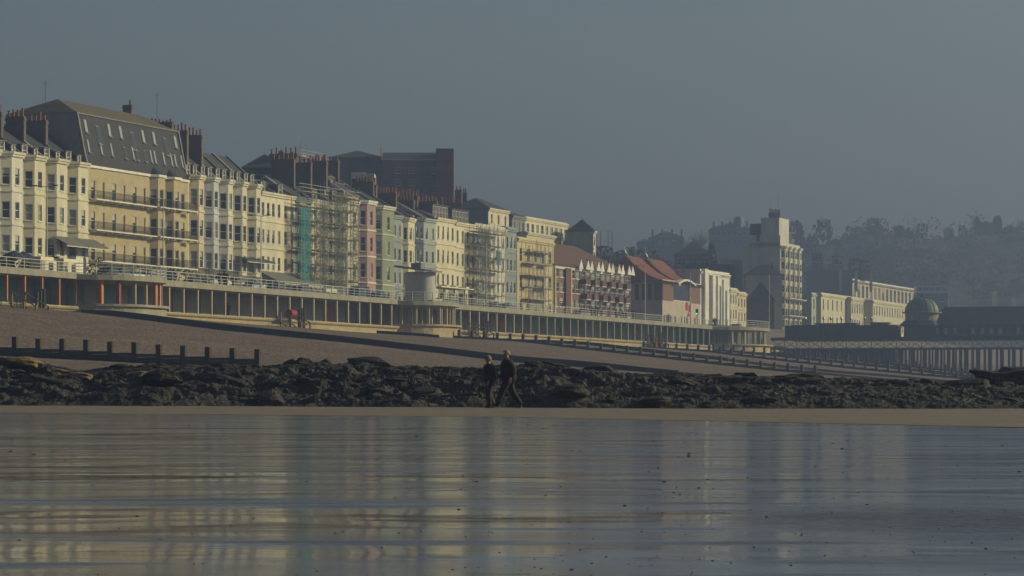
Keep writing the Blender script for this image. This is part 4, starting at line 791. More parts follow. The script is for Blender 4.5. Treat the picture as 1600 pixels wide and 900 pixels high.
# ------------------------------------------------------------------ two level promenade
DK = 13.30; TL0, TL1 = -80.0, t_at(1190, 0)
prom = thing('promenade_gallery', 'two level concrete promenade with an open columned lower gallery along the beach', 'promenade', W(0, 0, 0), ROT)
b = MB(); b.box(TL0, TL1, 0, 8.2, DK-.35, DK); b.box(TL0, TL1, -.12, -.002, DK-.5, DK+.1); ob('deck_slab', b, CONC, prom)
b = MB(); b.box(TL0, TL1, .3, 8, 9.9, 10.0); ob('gallery_floor', b, CONC, prom)
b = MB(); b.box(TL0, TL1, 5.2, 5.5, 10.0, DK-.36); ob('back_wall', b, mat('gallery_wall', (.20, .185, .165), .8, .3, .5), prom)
colm = [mat('orange_paint', (.52, .20, .07), .6), paint('buff_paint', (.50, .40, .25)), paint('column_cream', (.50, .45, .33)), paint('mint_paint', (.30, .42, .28)), mat('dark_red_paint', (.22, .05, .04), .6)]
cb = MB(); cb.box(-.11, .11, .15, .4, 10.0, DK-.352)
cm_ = [cb.mesh('column', m_) for m_ in colm]
panm = [mat('teal_door', (.05, .20, .21), .6), mat('grey_panel', (.22, .22, .21), .7), mat('dull_red_panel', (.24, .08, .07), .7), mat('brown_panel', (.20, .15, .11), .8)]
def panel_mesh(m_):
    b = MB(); b.box(.25, 3.45, 5.12, 5.197, 10.0, 12.6); return b.mesh('wall_panel', m_)
pms = [panel_mesh(m_) for m_ in panm]
t = -80.0; k = 0; BAST = [(t_at(118, 0), t_at(236, 0)), (t_at(620, 0), t_at(692, 0)), (t_at(1112, 0), t_at(1170, 0))]
tt = TL0
while tt < TL1:
    px = 800+F*W(tt, 0).x/W(tt, 0).y
    mi = 0 if px < 125 else 1 if px < 400 else 2 if px < 810 else 3
    if not (BAST[0][0]+2 < tt < BAST[0][1]-2): link('column', cm_[mi], prom, (tt, 0, 0))
    pi = (k % 2)*1 if px < 300 else (1 if px < 560 else [1, 3, 2, 1, 3][k % 5] if px < 800 else [2, 1, 3, 2, 1][k % 5])
    link('wall_panel', pms[pi if px >= 300 else [0, 1][k % 2]], prom, (tt, 0, 0)); tt += 3.72; k += 1
def arc_pts(L_, d_, n_=14):
    out = []
    for i in range(n_+1):
        u = i/n_; x = u*L_; e = abs(2*u-1); y = -d_*(1-e**3.2); out.append((x, y))
    return out
for bi, (a, b_) in enumerate(BAST):
    L_ = b_-a; dd = [4.3, 4.3, 6.0][bi]; pp = arc_pts(L_, dd); m_ = MB(); m_.prism([(a+x, y-.13) for x, y in pp], DK-.55, DK-.002); 
    ob('bastion_deck', m_, CONC, prom)
    m_ = MB(); m_.prism([(a+x, y*1.1+.3) for x, y in pp], 7.0 if bi else 8.2, 10.05); m_.prism([(a+x, y*1.2+.3) for x, y in pp], 10.052, 10.3); ob('bastion_base', m_, CONC if bi == 0 else SEAW, prom)
    for i, q in enumerate((.12, .22, .36, .5, .64, .72, .8, .9)):
        x = a+q*L_; y = -dd*(1-abs(2*q-1)**3.2)+.5; wd = .5 if i in (0, 1, 4, 6) and bi != 1 else .2; c_ = MB(); c_.box(x-wd/2, x+wd/2, y, y+.35, 10.3, DK-.552); ob('column', c_, colm[[[0, 4, 1, 1, 0, 1, 4, 0], [2]*8, [2, 3]*4][bi][i]], prom)
# sea wall under the gallery with a rounded lip
sw = thing('sea_wall', 'curved yellowish concrete sea wall below the promenade columns', 'wall', W(0, 0, 0), ROT)
prof = [(.6, 10.0), (-.25, 10.0), (-.38, 9.85), (-.3, 9.7), (-.05, 9.55), (.0, 9.0), (-.35, 8.2), (-.9, 6.5)]
for (a, b_) in ((TL0, BAST[0][0]), (BAST[0][1], BAST[1][0]), (BAST[1][1], BAST[2][0]+6)):
    m_ = MB()
    for i in range(len(prof)-1): m_.quad((a, prof[i][0], prof[i][1]), (b_, prof[i][0], prof[i][1]), (b_, prof[i+1][0], prof[i+1][1]), (a, prof[i+1][0], prof[i+1][1]))
    for e_ in (a, b_): m_.quad(*[(e_, q[0], q[1]) for q in prof], (e_, .6, 6.5))
    ob('wall_section', m_, SEAW, sw)
m_ = MB(); m_.box(BAST[2][1]-1, BAST[2][1]+45, 0, 2, 6, 9.9); ob('wall_section', m_, CONC, sw); m_ = MB(); m_.box(BAST[2][1], BAST[2][1]+400, 6, 8, 6, 14.3); ob('wall_section', m_, STACK, sw)
# railing
rl = thing('promenade_railing', 'pale tubular railing with posts along the upper promenade edge', 'railing', W(0, 0, 0), ROT)
path = []
def add_path():
    t = TL0; out = [(TL0, .05)]
    for (a, b_), dd in zip(BAST, (4.3, 4.3, 6.0)):
        out.append((a, .05)); out += [(a+x, y) for x, y in arc_pts(b_-a, dd)[1:-1]]; out.append((b_, .05))
    return out
path = add_path(); path = [p for p in path]; pm = MB(); pm.box(-.04, .04, -.04, .04, 0, 1.15); pmesh = pm.mesh('post', RAILP); npst = 0
for i in range(len(path)-1):
    A, B = Vector(path[i]), Vector(path[i+1]); L_ = (B-A).length; n_ = max(1, round(L_/1.85))
    for k in range(n_):
        if npst < 290 and (A.x > -45 or k % 2 == 0): q = A+(B-A)*(k/n_); link('post', pmesh, rl, (q.x, q.y, DK)); npst += 1
for z, r_ in ((1.13, .045), (.78, .028), (.45, .028), (.15, .028)):
    m_ = MB()
    for i in range(len(path)-1): m_.tube((*path[i], DK+z), (*path[i+1], DK+z), r_, 5, cap=False)
    ob('rail', m_, RAILP, rl)
# lift kiosk on the middle bastion
kt = t_at(655, -1); kk = thing('round_kiosk', 'round grey kiosk with a tilted flat dark roof on the middle bastion', 'kiosk', W(t_at(657, 1.0), 1.0, DK), ROT)
m_ = MB(); m_.lathe([(2.05, 0), (2.05, 4.1)], 32); m_.lathe([(2.9, 0), (2.9, .5), (2.3, .55)], 24, a0=-2.2, a1=.3); smooth(ob('wall', m_, paint('kiosk_render', (.50, .50, .47)), kk))
m_ = MB(); n_ = 20; i = len(m_.v)
for z in (0, .25):
    for k in range(n_): g = 2*math.pi*k/n_; x, y = 3.2*math.cos(g), 3.2*math.sin(g)+.3; m_.v.append((x, y, 4.35+z-.12*x*0+.13*y))
m_.f += [tuple(range(n_-1, -1, -1)), tuple(range(n_, 2*n_))]+[(k, (k+1) % n_, n_+(k+1) % n_, n_+k) for k in range(n_)]; m_.m = [0]*len(m_.f); ob('roof', m_, LEAD, kk)
m_ = MB(); m_.box(-.9, .6, -.4, 1.0, 4.5, 5.3); ob('roof_box', m_, LEAD, kk)
add_window(kk, .9, -2.2, 2.6, .4, 1.2, 1.1, WHITE, 'blind')
sh_ = thing('glazed_shelter', 'low shelter with thin white roof and bench beside the round kiosk', 'shelter', W(t_at(682, .5), 1.0, DK), ROT)
m_ = MB(); m_.box(0, 13, -1.2, 1.8, 2.3, 2.42); ob('roof', m_, WHITE, sh_)
for x in (.3, 4.3, 8.4, 12.6): m_ = MB(); m_.box(x, x+.1, 0, .1, 0, 2.298); ob('post', m_, IRON, sh_)
m_ = MB(); m_.box(.5, 12.4, .3, .8, .4, .48); m_.box(.5, 12.4, .802, .86, .5, .95); ob('bench', m_, WOOD, sh_)
# lamps
LM = {}
def lamp(px, ytop, label, double, off=4.5):
    t = t_at(px, off); p = W(t, off, 13.32); H_ = zpx(ytop, p.y)-13.32; o = thing('street_lamp', label, 'street lamp', p, ROT, 'lamp posts along the upper promenade')
    m_ = MB(); m_.tube((0, 0, 0), (0, 0, 1.2), .12, 8); m_.tube((0, 0, 1.2), (0, 0, H_), .085, 8, .05); ob('pole', m_, STEEL, o)
    for s_ in ((-1, 1) if double else (1,)):
        a = MB(); a.tube((0, 0, H_-.05), (0, s_*1.2, H_+.08), .035, 5); ar = ob('arm', a, STEEL, o); a = MB(); a.prism([(-.12, s_*1.15-.1), (.12, s_*1.15-.1), (.09, s_*1.15+.45), (-.09, s_*1.15+.45)], H_+.02, H_+.14); ob('lamp_head', a, IRON, ar)
for px, yt, d_, lb in ((73, 291, 1, 'tall double armed lamp post in front of the cream bay houses'), (255, 316, 0, 'slim lamp post in front of the right end of the ochre balcony building'), (408, 337, 1, 'double armed lamp post at the end bay house corner'), (542, 357, 0, 'lamp post in front of the second scaffold tower'), (760, 380, 0, 'lamp post in front of the scaffolded grey block'), (850, 394, 0, 'lamp post before the plain warm yellow building'), (931, 407, 0, 'lamp post before the brick balcony flats'), (1008, 416, 0, 'lamp post before the shaded end of the pink hall'), (1079, 424, 0, 'lamp post before the right part of the pink hall'), (1141, 432, 0, 'lamp post right of the white art deco building'), (1202, 429, 0, 'lamp post left of the tower hotel foot')):
    lamp(px, yt, lb, d_)
# steps down to the beach with timber frames
def steps(px, label, drum=False, off=-.6):
    t = t_at(px, 0); o = thing('beach_steps', label, 'steps', W(t, off, 0), ROT, None)
    w = 2.6; 
    for k in range(8): m_ = MB(); m_.box(0, w, -.32-k*.3, -.02-k*.3, 9.75-k*.25, 9.82-k*.25); ob('tread', m_, WOOD, o)
    for x in (-.08, w+.02): m_ = MB(); m_.tube((x, 0, 9.9), (x, -2.9, 7.6), .09, 5); ob('stringer', m_, WOODL, o)
    for x in (-.1, w+.05):
        for y in (-.3, -1.6, -2.9): m_ = MB(); m_.tube((x, y, 7.0), (x, y, 11.2+y*.55), .12, 6); ob('post', m_, WOODL, o)
        m_ = MB(); m_.tube((x, -.3, 11.0), (x, -2.9, 9.5), .08, 6); m_ = ob('handrail', m_, WOODL, o)
    for k in range(3): m_ = MB(); m_.box(w+1.0+k*.7, w+1.25+k*.7, -1.2, -.9, 7.0, 11.1+.15*k); ob('fender_post', m_, WOOD, o)
    for z in (8.3, 9.3): m_ = MB(); m_.box(w+.8, w+3.0, -1.3, -1.21, z, z+.2); ob('cross_rail', m_, WOOD, o)
    if drum:
        m_ = MB(); m_.tube((.9, -.9, 10.6), (2.5, -.9, 10.6), .48, 14); m_.tube((.85, -.9, 10.6), (2.55, -.9, 10.6), .12, 8); tag(link('lifebuoy_drum', m_.mesh('lifebuoy_drum', mat('buoy_red', (.26, .03, .035), .5)), None, W(t, off, 0), ROT), 'red drum on top of the timber steps below the second terrace', 'drum')
steps(428, 'timber beach steps under the red drum with leaning posts', True); steps(724, 'timber beach steps right of the middle bastion'); steps(1005, 'far timber beach steps with a red notice right of centre'); steps(2, 'timber steps with railings at the far left gallery', off=-.9)
m_ = MB(); m_.box(0, 3.2, -.08, 0, 0, 1.5); tag(ob('red_notice', m_, mat('buoy_red', (.5, .03, .04)), None, W(t_at(1012, 0), -1.2, 9.2), ROT), 'dull red notice board on the far timber steps', 'sign')
# ------------------------------------------------------------------ groynes
PMC = {}
def groyne(label, t, w0, w1, kind='posts', ph=1.25, pb=.35, sp=1.78, wd=.30, panel=.55, wnear=None, zfun=None):
    o = thing('groyne', label, 'groyne', W(t-(.4 if kind == 'wall' else 0), -w0, 0), ROT, None)
    n = int((w1-w0)/sp)
    zs = [float(shz(np.array(t+(.3 if kind == 'wall' else .0)), np.array(w0+k*sp))) for k in range(n+1)]
    if zfun: zs = [zfun(w0+k*sp) for k in range(n+1)]
    if kind == 'posts':
        if 'p' not in PMC: b = MB(); b.box(-.15, .15, -.15, .15, -1.6, 1); PMC['p'] = b.mesh('post', WOOD)
        if 'k' not in PMC: b = MB(); b.box(.155, .225, -sp+.01, 0, 0, .2); PMC['k'] = b.mesh('plank', WOOD)
        for k in range(n+1):
            q = link('post', PMC['p'], o, (0, -k*sp, zs[k]+.35)); q.scale = (1, 1.15, ph-.35+random.uniform(-.06, .06)); q.location.z = zs[k]+.35; 
            if k < n:
                zz = (zs[k]+zs[k+1])/2+panel-.2
                for j in range(5): pk = link('plank', PMC['k'], o, (-.38, -k*sp, zz-j*.215+random.uniform(-.01, .01))); 
    else:                                   # low continuous concrete or boarded groyne
        for k in range(n):
            b = MB(); za, zb_ = zs[k]+panel, zs[k+1]+panel
            i = len(b.v)
            for y, z in ((-k*sp+.0, za), (-(k+1)*sp+.01, zb_)):
                b.v += [(-.22, y, z-1.9), (-.16, y, z), (.16, y, z), (.2, y, z-1.9)]
            for f in ((0, 4, 5, 1), (1, 5, 6, 2), (2, 6, 7, 3), (0, 1, 2, 3), (7, 6, 5, 4)): b.f.append(tuple(i+q for q in f)); b.m.append(0)
            ob('board_panel', b, mat('groyne_boards', (.022, .022, .026), .85, .35, 1.2, .02, 6), o)
    return o
groyne('nearest timber groyne with ten square posts at the left edge above the reef', -86, 65-1.78*12, 65.3, ph=1.35, panel=.65)
groyne('long dark boarded groyne running down from the left gallery towards the walkers', 14, 2, 66, 'wall', panel=.12, sp=3.5)
groyne('short low boarded groyne in the shingle left of the middle bastion', t_at(478, 0)+6, 7, 15, 'wall', panel=.35, sp=2.0)
groyne('long timber groyne with many posts starting below the middle bastion', 117, 1.5, 54, ph=1.1, panel=.35)
groyne('plain dark groyne merging into the posts right of the middle bastion', 146, 1, 34, 'wall', panel=.12, sp=3.0)
groyne('timber groyne with low posts below the brick balcony flats', 205, 4, 62, ph=1.1, panel=.35)
groyne('farthest timber groyne with tall posts running to the right', 246, 4, 75, ph=1.35, panel=.5)
groyne('far end groyne low in the shingle near the pier approach', 285, 4, 60, ph=1.2, panel=.4)
# ------------------------------------------------------------------ scaffolding
def scaffold(label, x0, x1, ytop, off=25.0, front=1.7, net=None, nets=(), extra=(), depth=1.2, zlow=0.0, boardm=BOARD):
    ta_, tb2 = t_at(x0, off+front*-1), t_at(x1, off-front); p = W(ta_, off, 13.45); Ln = tb2-ta_; H = zpx(ytop, p.y)-13.45
    o = thing('scaffolding', label, 'scaffolding', p, ROT); n = max(2, round(Ln/2.0)); lv = int(H/2.0); y0 = -front; r_ = .042
    pm_ = MB(); pm_.tube((0, 0, 0), (0, 0, H), r_, 5); pm_ = pm_.mesh('pole', STEEL); lm = MB(); lm.tube((-.3, 0, 0), (Ln+.3, 0, 0), r_*.9, 5); lm = lm.mesh('ledger', STEEL)
    tm = MB(); tm.tube((0, -.3, 0), (0, depth+.2, 0), r_*.9, 5); tm = tm.mesh('transom', STEEL); bmh = MB(); bmh.box(0, Ln/n*.98, .05, depth-.05, .05, .11); bmh = bmh.mesh('board', boardm); fm = MB(); fm.box(0, Ln/n*.98, -.08, -.04, .1, .32); fm = fm.mesh('toe_board', boardm)
    for k in range(n+1):
        for y in (0, depth): q = link('pole', pm_, o, (k*Ln/n, y0+y, 0)); q.scale.z = 1+random.uniform(0, .1)
        for j in range(1, lv+1): link('transom', tm, o, (k*Ln/n+.06, y0, j*2.0))
    for j in range(1, lv+1):
        for y in (0, depth): link('ledger', lm, o, (0, y0+y-.06, j*2.0))
        for z in (.55, 1.05): link('guard_rail', lm, o, (0, y0-.06, j*2.0+z))
        for k in range(n):
            if random.random() < .85: link('board', bmh, o, (k*Ln/n, y0, j*2.0)); link('toe_board', fm, o, (k*Ln/n, y0, j*2.0)) if random.random() < .7 else None
    for k in range(0, n, 2):
        for j in range(0, lv, 2): m_ = MB(); m_.tube((k*Ln/n, y0-.1, j*2.0+.2), ((k+1)*Ln/n, y0-.1, j*2.0+3.8), r_*.9, 5); ob('brace', m_, STEEL, o)
    for (a, b, z0_, z1_, m) in nets:
        m_ = MB(); nn = 8
        for i in range(nn):
            xa, xb = Ln*(a+(b-a)*i/nn), Ln*(a+(b-a)*(i+1)/nn); da, db = .10*math.sin(i*1.9), .10*math.sin((i+1)*1.9)
            m_.quad((xa, y0-.2+da, z0_*H), (xb, y0-.2+db, z0_*H), (xb, y0-.2+db, z1_*H), (xa, y0-.2+da, z1_*H))
        ob('netting', m_, m, o)
    return o, Ln, H
def netmat(name, col, dens):                 # a real open mesh: holes between strands
    m = bpy.data.materials.new(name); m.use_nodes = True; n = m.node_tree; b = n.nodes['Principled BSDF']; b.inputs['Base Color'].default_value = (*col, 1); b.inputs['Roughness'].default_value = .9
    tc = n.nodes.new('ShaderNodeTexCoord'); ck = n.nodes.new('ShaderNodeTexNoise'); ck.inputs['Scale'].default_value = 3.0; ck.inputs['Detail'].default_value = 6
    mr = n.nodes.new('ShaderNodeMapRange'); mr.inputs[1].default_value = .4; mr.inputs[2].default_value = .6; mr.inputs[3].default_value = max(0, dens-.3); mr.inputs[4].default_value = min(1, dens+.3)
    n.links.new(tc.outputs['Object'], ck.inputs['Vector']); n.links.new(ck.outputs['Fac'], mr.inputs[0]); n.links.new(mr.outputs[0], b.inputs['Alpha']); return m
NT = netmat('teal_debris_net', (.03, .20, .22), .6); ND = netmat('dark_debris_net', (.05, .065, .06), .55); NB = netmat('blue_sheet', (.04, .12, .20), .9)
scaffold('scaffold tower in front of the teal and cream houses, left one', 468, 513, 297, nets=[(0, .35, .0, .85, NT), (.5, .95, .1, .9, ND), (.3, .5, 0, .35, ND)])
scaffold('taller dark scaffold tower beside the pink house', 519, 560, 290, nets=[(.05, .55, .1, .95, ND), (.6, .98, .05, .9, ND)])
m_, L_, H_ = scaffold('roof level scaffold with mast above the dark rear chimneys', 470, 503, 243, off=40, front=0, depth=3)
scaffold('dark netted scaffold over the grey white block', 745, 790, 356, nets=[(0, .45, .05, 1, ND), (.0, .4, .6, .95, ND), (.62, .8, .62, .78, NB)])
scaffold('light open scaffold on the plain warm yellow building', 826, 863, 386, front=1.3, nets=[(.35, .6, .35, .5, ND)])
# ------------------------------------------------------------------ pier
tp = 312.0; pier = thing('pier', 'long dark pier deck on lattice girders and many piles at the right', 'pier', W(tp, 0, 0), ROT)
PD = zpx(526, W(tp, -25).y); PL = 160.0
PIERM = mat('pier_iron', (.05, .06, .065), .7, .3, .5)
m_ = MB(); m_.box(0, 26, -PL, 3, PD-.35, PD); ob('deck', m_, PIERM, pier)
m_ = MB(); m_.box(-.1, .1, -PL, 3, PD-.6, PD-.36); ob('girder', m_, PIERM, pier)
for x0_, z_ in ((-.1, PD-2.3), (12, PD-2.3)): m_ = MB(); m_.box(x0_, x0_+.2, -PL, 3, z_, z_+.25); ob('girder', m_, PIERM, pier)
m_ = MB(); m_.tube((0, 0, PD-2.1), (0, 2.4, PD-.6), .07, 4); m_.tube((0, 0, PD-.6), (0, 2.4, PD-2.1), .07, 4); m_.tube((0, 0, PD-2.3), (0, 0, PD-.4), .09, 4); lat = m_.mesh('lattice', mat('lattice_paint', (.16, .16, .15), .7))
for k in range(45): link('lattice', lat, pier, (-.05, -k*2.4+.3, 0))
m_ = MB(); m_.tube((0, 0, -1), (0, 0, PD-2.1), .20, 8); pil = m_.mesh('pile', mat('pile_rust', (.12, .075, .055), .8))
for k in range(42):
    for j in range(6): link('pile', pil, pier, (.2+j*5.0, -8-k*2.3-[0, .1, .5, .3, .9, 1.2][j], 0))
m_ = MB()
for k in range(42): pass
m_ = MB(); m_.box(2, 24, -17, 3, 3, PD-2.31); ob('under_deck_shade', m_, PIERM, pier); m_ = MB(); m_.box(3, 3.2, -21, 1, PD, PD+2.3); ob('hoarding', m_, PIERM, pier)  # dark solid box under the deck's land end stands in for shadow
m_ = MB()
for z in (.55, 1.1): m_.box(0, .06, -PL, 2, PD+z-.03, PD+z+.03)
rr_ = MB(); rr_.box(0, .06, -PL, 2, PD+1.07, PD+1.13); ob('handrail', rr_, PIERM, pier)
m_ = MB(); m_.box(0, .05, 0, .05, 0, 1.07); bal = m_.mesh('baluster', PIERM)
for k in range(60): link('baluster', bal, pier, (0, -k*1.2, PD))
pav = thing('pier_pavilion', 'long pier pavilion with dark hipped roof and pale windowed side at the right edge', 'pavilion', W(tp+3, 0, PD), ROT)
zt_ = zpx(478, 598)-PD; ze = zpx(505, 598)-PD; wa, wb = 27.5, 75
w_ = MB(); w_.box(0, 12, -wb, -wa, 0, ze); ob('wall', w_, mat('pavilion_wall', (.17, .18, .18), .7), pav)
w_ = MB(); q = [(-.9, -wa+1.5, ze-.3), (13, -wa+1.5, ze-.3), (13, -wb-1, ze-.3), (-.9, -wb-1, ze-.3)]; a_, b_ = (4.5, -wa-1.5, zt_), (4.5, -wb+4, zt_)
w_.quad(q[0], q[3], b_, a_); w_.quad(q[1], q[2], b_, a_); w_.quad(q[0], q[1], a_); w_.quad(q[3], q[2], b_); w_.quad(*q); ob('roof', w_, SLATE, pav)
m_ = MB(); m_.box(-.08, -.01, 0, .55, .5, ze-.9); pw = m_.mesh('window_panel', mat('pale_panel', (.6, .6, .52), .6)); m_ = MB(); m_.box(-.2, -.01, 0, .18, 0, ze-.3); pc = m_.mesh('pilaster', PIERM)
for k in range(28): link('pilaster', pc, pav, (0, -wa-1.7*k-.2, 0)); link('window_panel', pw, pav, (0, -wa-1.7*k-1.2, 0)) if k % 5 != 3 else None
dm = thing('pier_dome', 'ribbed dome on an octagonal kiosk at the left end of the pier pavilion', 'dome', W(tp+4.5, -25.2, PD), ROT)
zd = zpx(487, 600)-PD; zt2 = zpx(463.5, 600)-PD; R_ = 3.35
m_ = MB(); m_.lathe([(R_*1.0, 0), (R_*1.0, ze)], 8); ob('wall', m_, mat('pavilion_brick', (.12, .09, .085), .8), dm)
m_ = MB(); m_.lathe([(R_*1.30, ze-.45), (R_*1.32, ze-.3), (R_*1.05, ze+.55), (R_*.98, ze+.6)], 8); ob('skirt_roof', m_, PIERM, dm)
m_ = MB(); m_.lathe([(R_*.95, ze+.5), (R_*.95, zd-.25), (R_*1.13, zd-.2), (R_*1.13, zd), (R_*.97, zd+.05)], 20); ob('drum', m_, CONC, dm)
hd = zt2-zd; m_ = MB(); m_.lathe([(R_*.97*math.cos(a), zd+hd*math.sin(a)) for a in np.linspace(0, math.pi/2-.01, 10)], 24); ob('dome_shell', m_, mat('copper_dome', (.17, .22, .19), .6, .3, .8), dm)
for k in range(12):
    m_ = MB(); a = k*math.pi/6
    for i in range(5): p_ = [(R_*.98*math.cos(e)*math.cos(a), R_*.98*math.cos(e)*math.sin(a), zd+hd*1.01*math.sin(e)) for e in (i*math.pi/10, (i+1)*math.pi/10-.01)]; m_.tube(p_[0], p_[1], .07, 4)
    ob('rib', m_, PIERM, dm)
m_ = MB(); m_.lathe([(.3, zt2), (.35, zt2+.3), (.0, zt2+.9)], 8); ob('finial', m_, PIERM, dm)
def pbox(name, lb, px0, px1, yt, m_, cat, dt=4):
    Yd = 602; a, b_ = xpx(px0, Yd), xpx(px1, Yd); w0 = (a-W(tp+dt, 0).x)/cT; w1 = (b_-W(tp+dt, 0).x)/cT; o = thing(name, lb, cat, W(tp+dt, -w0, PD), ROT); g = MB(); g.box(0, 3, -(w1-w0), 0, 0, zpx(yt, Yd)-PD); ob('wall', g, m_, o)
    g = MB(); g.box(-.2, 3.2, -(w1-w0)-.2, .2, zpx(yt, Yd)-PD+.002, zpx(yt, Yd)-PD+.15); ob('roof', g, PIERM, o); g = MB(); g.box(-.05, -.01, -(w1-w0)*.7, -(w1-w0)*.3, .2, 2); ob('door', g, NAVY, o)
pbox('pier_kiosk', 'dark square kiosk on the pier left of the dome', 1364, 1389, 504, PIERM, 'kiosk'); pbox('pier_kiosk', 'low dark hut between the kiosk and the dome', 1390, 1405, 511, PIERM, 'hut'); pbox('pier_shed', 'long dark low shed at the land end of the pier', 1283, 1345, 504, PIERM, 'shed', 8); pbox('pier_shed', 'dark green hoarding hut nearest the shore on the pier', 1247, 1282, 507, PIERM, 'shed', 6)
for k, px in enumerate((1262, 1290, 1301, 1317, 1331, 1352, 1362)):
    Yd = 603; w0 = (xpx(px, Yd)-W(tp+2, 0).x)/cT; o = thing('pier_lamp', 'small black globe lamp on the pier, number %s from the shore' % ['one', 'two', 'three', 'four', 'five', 'six', 'seven'][k] if False else ['small dark globe lamp nearest the shore on the pier', 'globe lamp at the left edge of the left cream terrace', 'globe lamp before the middle of the left cream terrace', 'globe lamp before the right half of the left cream terrace', 'globe lamp at the right end of the left cream terrace', 'globe lamp left of the square pier kiosk', 'globe lamp touching the left edge of the pier kiosk'][k], 'lamp', W(tp+2, -w0, PD), ROT, 'globe lamps on the pier')
    m_ = MB(); m_.tube((0, 0, 0), (0, 0, 3.2), .06, 6, .04); ob('pole', m_, IRON, o); m_ = MB(); m_.lathe([(.05, 3.2), (.22, 3.4), (.25, 3.6), (.18, 3.85), (0, 3.95)], 8); ob('globe', m_, mat('lamp_globe', (.3, .3, .28), .3), o)
# ------------------------------------------------------------------ people
def skin_mesh(name, V, E, R, m, lv=1, root=0):
    me = bpy.data.meshes.new(name); me.from_pydata([tuple(v) for v in V], E, []); o = bpy.data.objects.new('tmp', me); C.objects.link(o)
    sk_ = o.modifiers.new('s', 'SKIN'); ss = o.modifiers.new('u', 'SUBSURF'); ss.levels = lv; ss.render_levels = lv
    for i, r in enumerate(R): d = me.skin_vertices[0].data[i]; d.radius = r if isinstance(r, tuple) else (r, r); d.use_root = (i == root)
    dg = bpy.context.evaluated_depsgraph_get(); dg.update(); ev = o.evaluated_get(dg); out = bpy.data.meshes.new_from_object(ev); bpy.data.objects.remove(o); bpy.data.meshes.remove(me)
    out.name = name; out.materials.clear(); out.materials.append(m); out.polygons.foreach_set('use_smooth', [True]*len(out.polygons)); return out
def person(label, loc, rz, h=1.75, pose='stand', jacket=None, trouser=None, hairm=None, hair='short', detail=True, fem=False, group=None, headturn=0.0, jl=.0, cat='person'):
    k = h/1.78; o = thing('person', label, cat, loc, rz, group); o.scale = (k, k, k)
    P = dict(pel=(0, 0, .96), sp=(.01, 0, 1.18), ch=(.03, 0, 1.38), nk=(.06, 0, 1.52), hd=(.09, 0, 1.63), tp=(.09, 0, 1.72))
    sw_ = .175 if fem else .20
    if pose == 'stride': LG = [((.02, .09, .9), (.20, .10, .50), (.34, .10, .11), (.53, .11, .10)), ((-.02, -.09, .9), (-.10, -.10, .50), (-.37, -.10, .11), (-.20, -.10, .03))]; AR = [((-.08, .29, 1.16), (-.03, .31, .93)), ((.0, -.27, 1.16), (.16, -.25, .95))]
    elif pose == 'step': LG = [((.02, .08, .9), (.07, .08, .50), (.02, .08, .09), (.20, .09, .035)), ((-.02, -.08, .9), (.03, -.09, .50), (-.12, -.08, .10), (.05, -.09, .035))]; AR = [((-.03, .26, 1.14), (.06, .25, .92)), ((-.06, -.27, 1.14), (.03, -.29, .90))]
    else: LG = [((0, .09, .9), (.02, .10, .5), (0, .10, .09), (.16, .11, .035)), ((0, -.09, .9), (.01, -.10, .5), (-.02, -.10, .09), (.14, -.12, .035))]; AR = [((-.03, .27, 1.15), (.03, .27, .92)), ((-.03, -.27, 1.15), (.04, -.27, .92))]
    V = [P['pel'], P['sp'], P['ch'], P['nk'], P['hd'], P['tp']]; E = [(0, 1), (1, 2), (2, 3), (3, 4), (4, 5)]; R = [(.12, .15), (.11, .14), (.12, .17), .06, (.112, .09), (.085, .072)]
    for si, s in ((0, 1), (1, -1)):
        i = len(V); V += [(.02, s*sw_, 1.44), AR[si][0], AR[si][1]]; E += [(2, i), (i, i+1), (i+1, i+2)]; R += [.055, .042, .028]
        wv = Vector(AR[si][1]); dr = (wv-Vector(AR[si][0])).normalized(); j = len(V); V.append(wv+dr*.08); E.append((i+2, j)); R.append((.036, .018))
        if detail:
            for f in range(4): a = len(V); off_ = Vector((.028-.019*f, 0, 0)); V += [wv+dr*.11+off_, wv+dr*(.145+.008*(f in (1, 2)))+off_+Vector((.004, -s*.01, 0)), wv+dr*(.170+.008*(f in (1, 2)))+off_+Vector((.008, -s*.028, 0))]; E += [(j, a), (a, a+1), (a+1, a+2)]; R += [.010, .009, .007]
            a = len(V); V += [wv+dr*.05+Vector((.045, 0, 0)), wv+dr*.09+Vector((.055, -s*.01, 0))]; E += [(i+2, a), (a, a+1)]; R += [.012, .009]
        i = len(V); V += list(LG[si]); E += [(0, i), (i, i+1), (i+1, i+2), (i+2, i+3)]; R += [.085, .058, .038, .035]
    link('body', skin_mesh('body', V, E, R, SKIN, 1), o)
    # jacket
    jb = .84-jl; V = [(0, 0, jb), (.0, 0, 1.0), (.02, 0, 1.2), (.03, 0, 1.38), (.05, 0, 1.50)]; E = [(0, 1), (1, 2), (2, 3), (3, 4)]; R = [(.185, .205), (.185, .205), (.18, .205), (.175, .215), (.115, .11)]
    for si, s in ((0, 1), (1, -1)):
        i = len(V); V += [(.02, s*(sw_+.005), 1.42), AR[si][0], tuple(Vector(AR[si][1])+(Vector(AR[si][1])-Vector(AR[si][0])).normalized()*.0)]; E += [(3, i), (i, i+1), (i+1, i+2)]; R += [.10, .09, .065]
    jk = link('jacket', skin_mesh('jacket', V, E, R, jacket, 1), o); jk.scale = (1.45, 1.32, 1)
    V = [(0, 0, .95)]; E = []; R = [(.13, .165)]
    for si, s in ((0, 1), (1, -1)): i = len(V); L_ = LG[si]; V += [L_[0], L_[1], tuple(Vector(L_[2])+Vector((0, 0, -.035)))]; E += [(0, i), (i, i+1), (i+1, i+2)]; R += [.14, .105, .085]
    tr = link('trousers', skin_mesh('trousers', V, E, R, trouser, 1), o); tr.scale = (1.12, 1.2, 1)
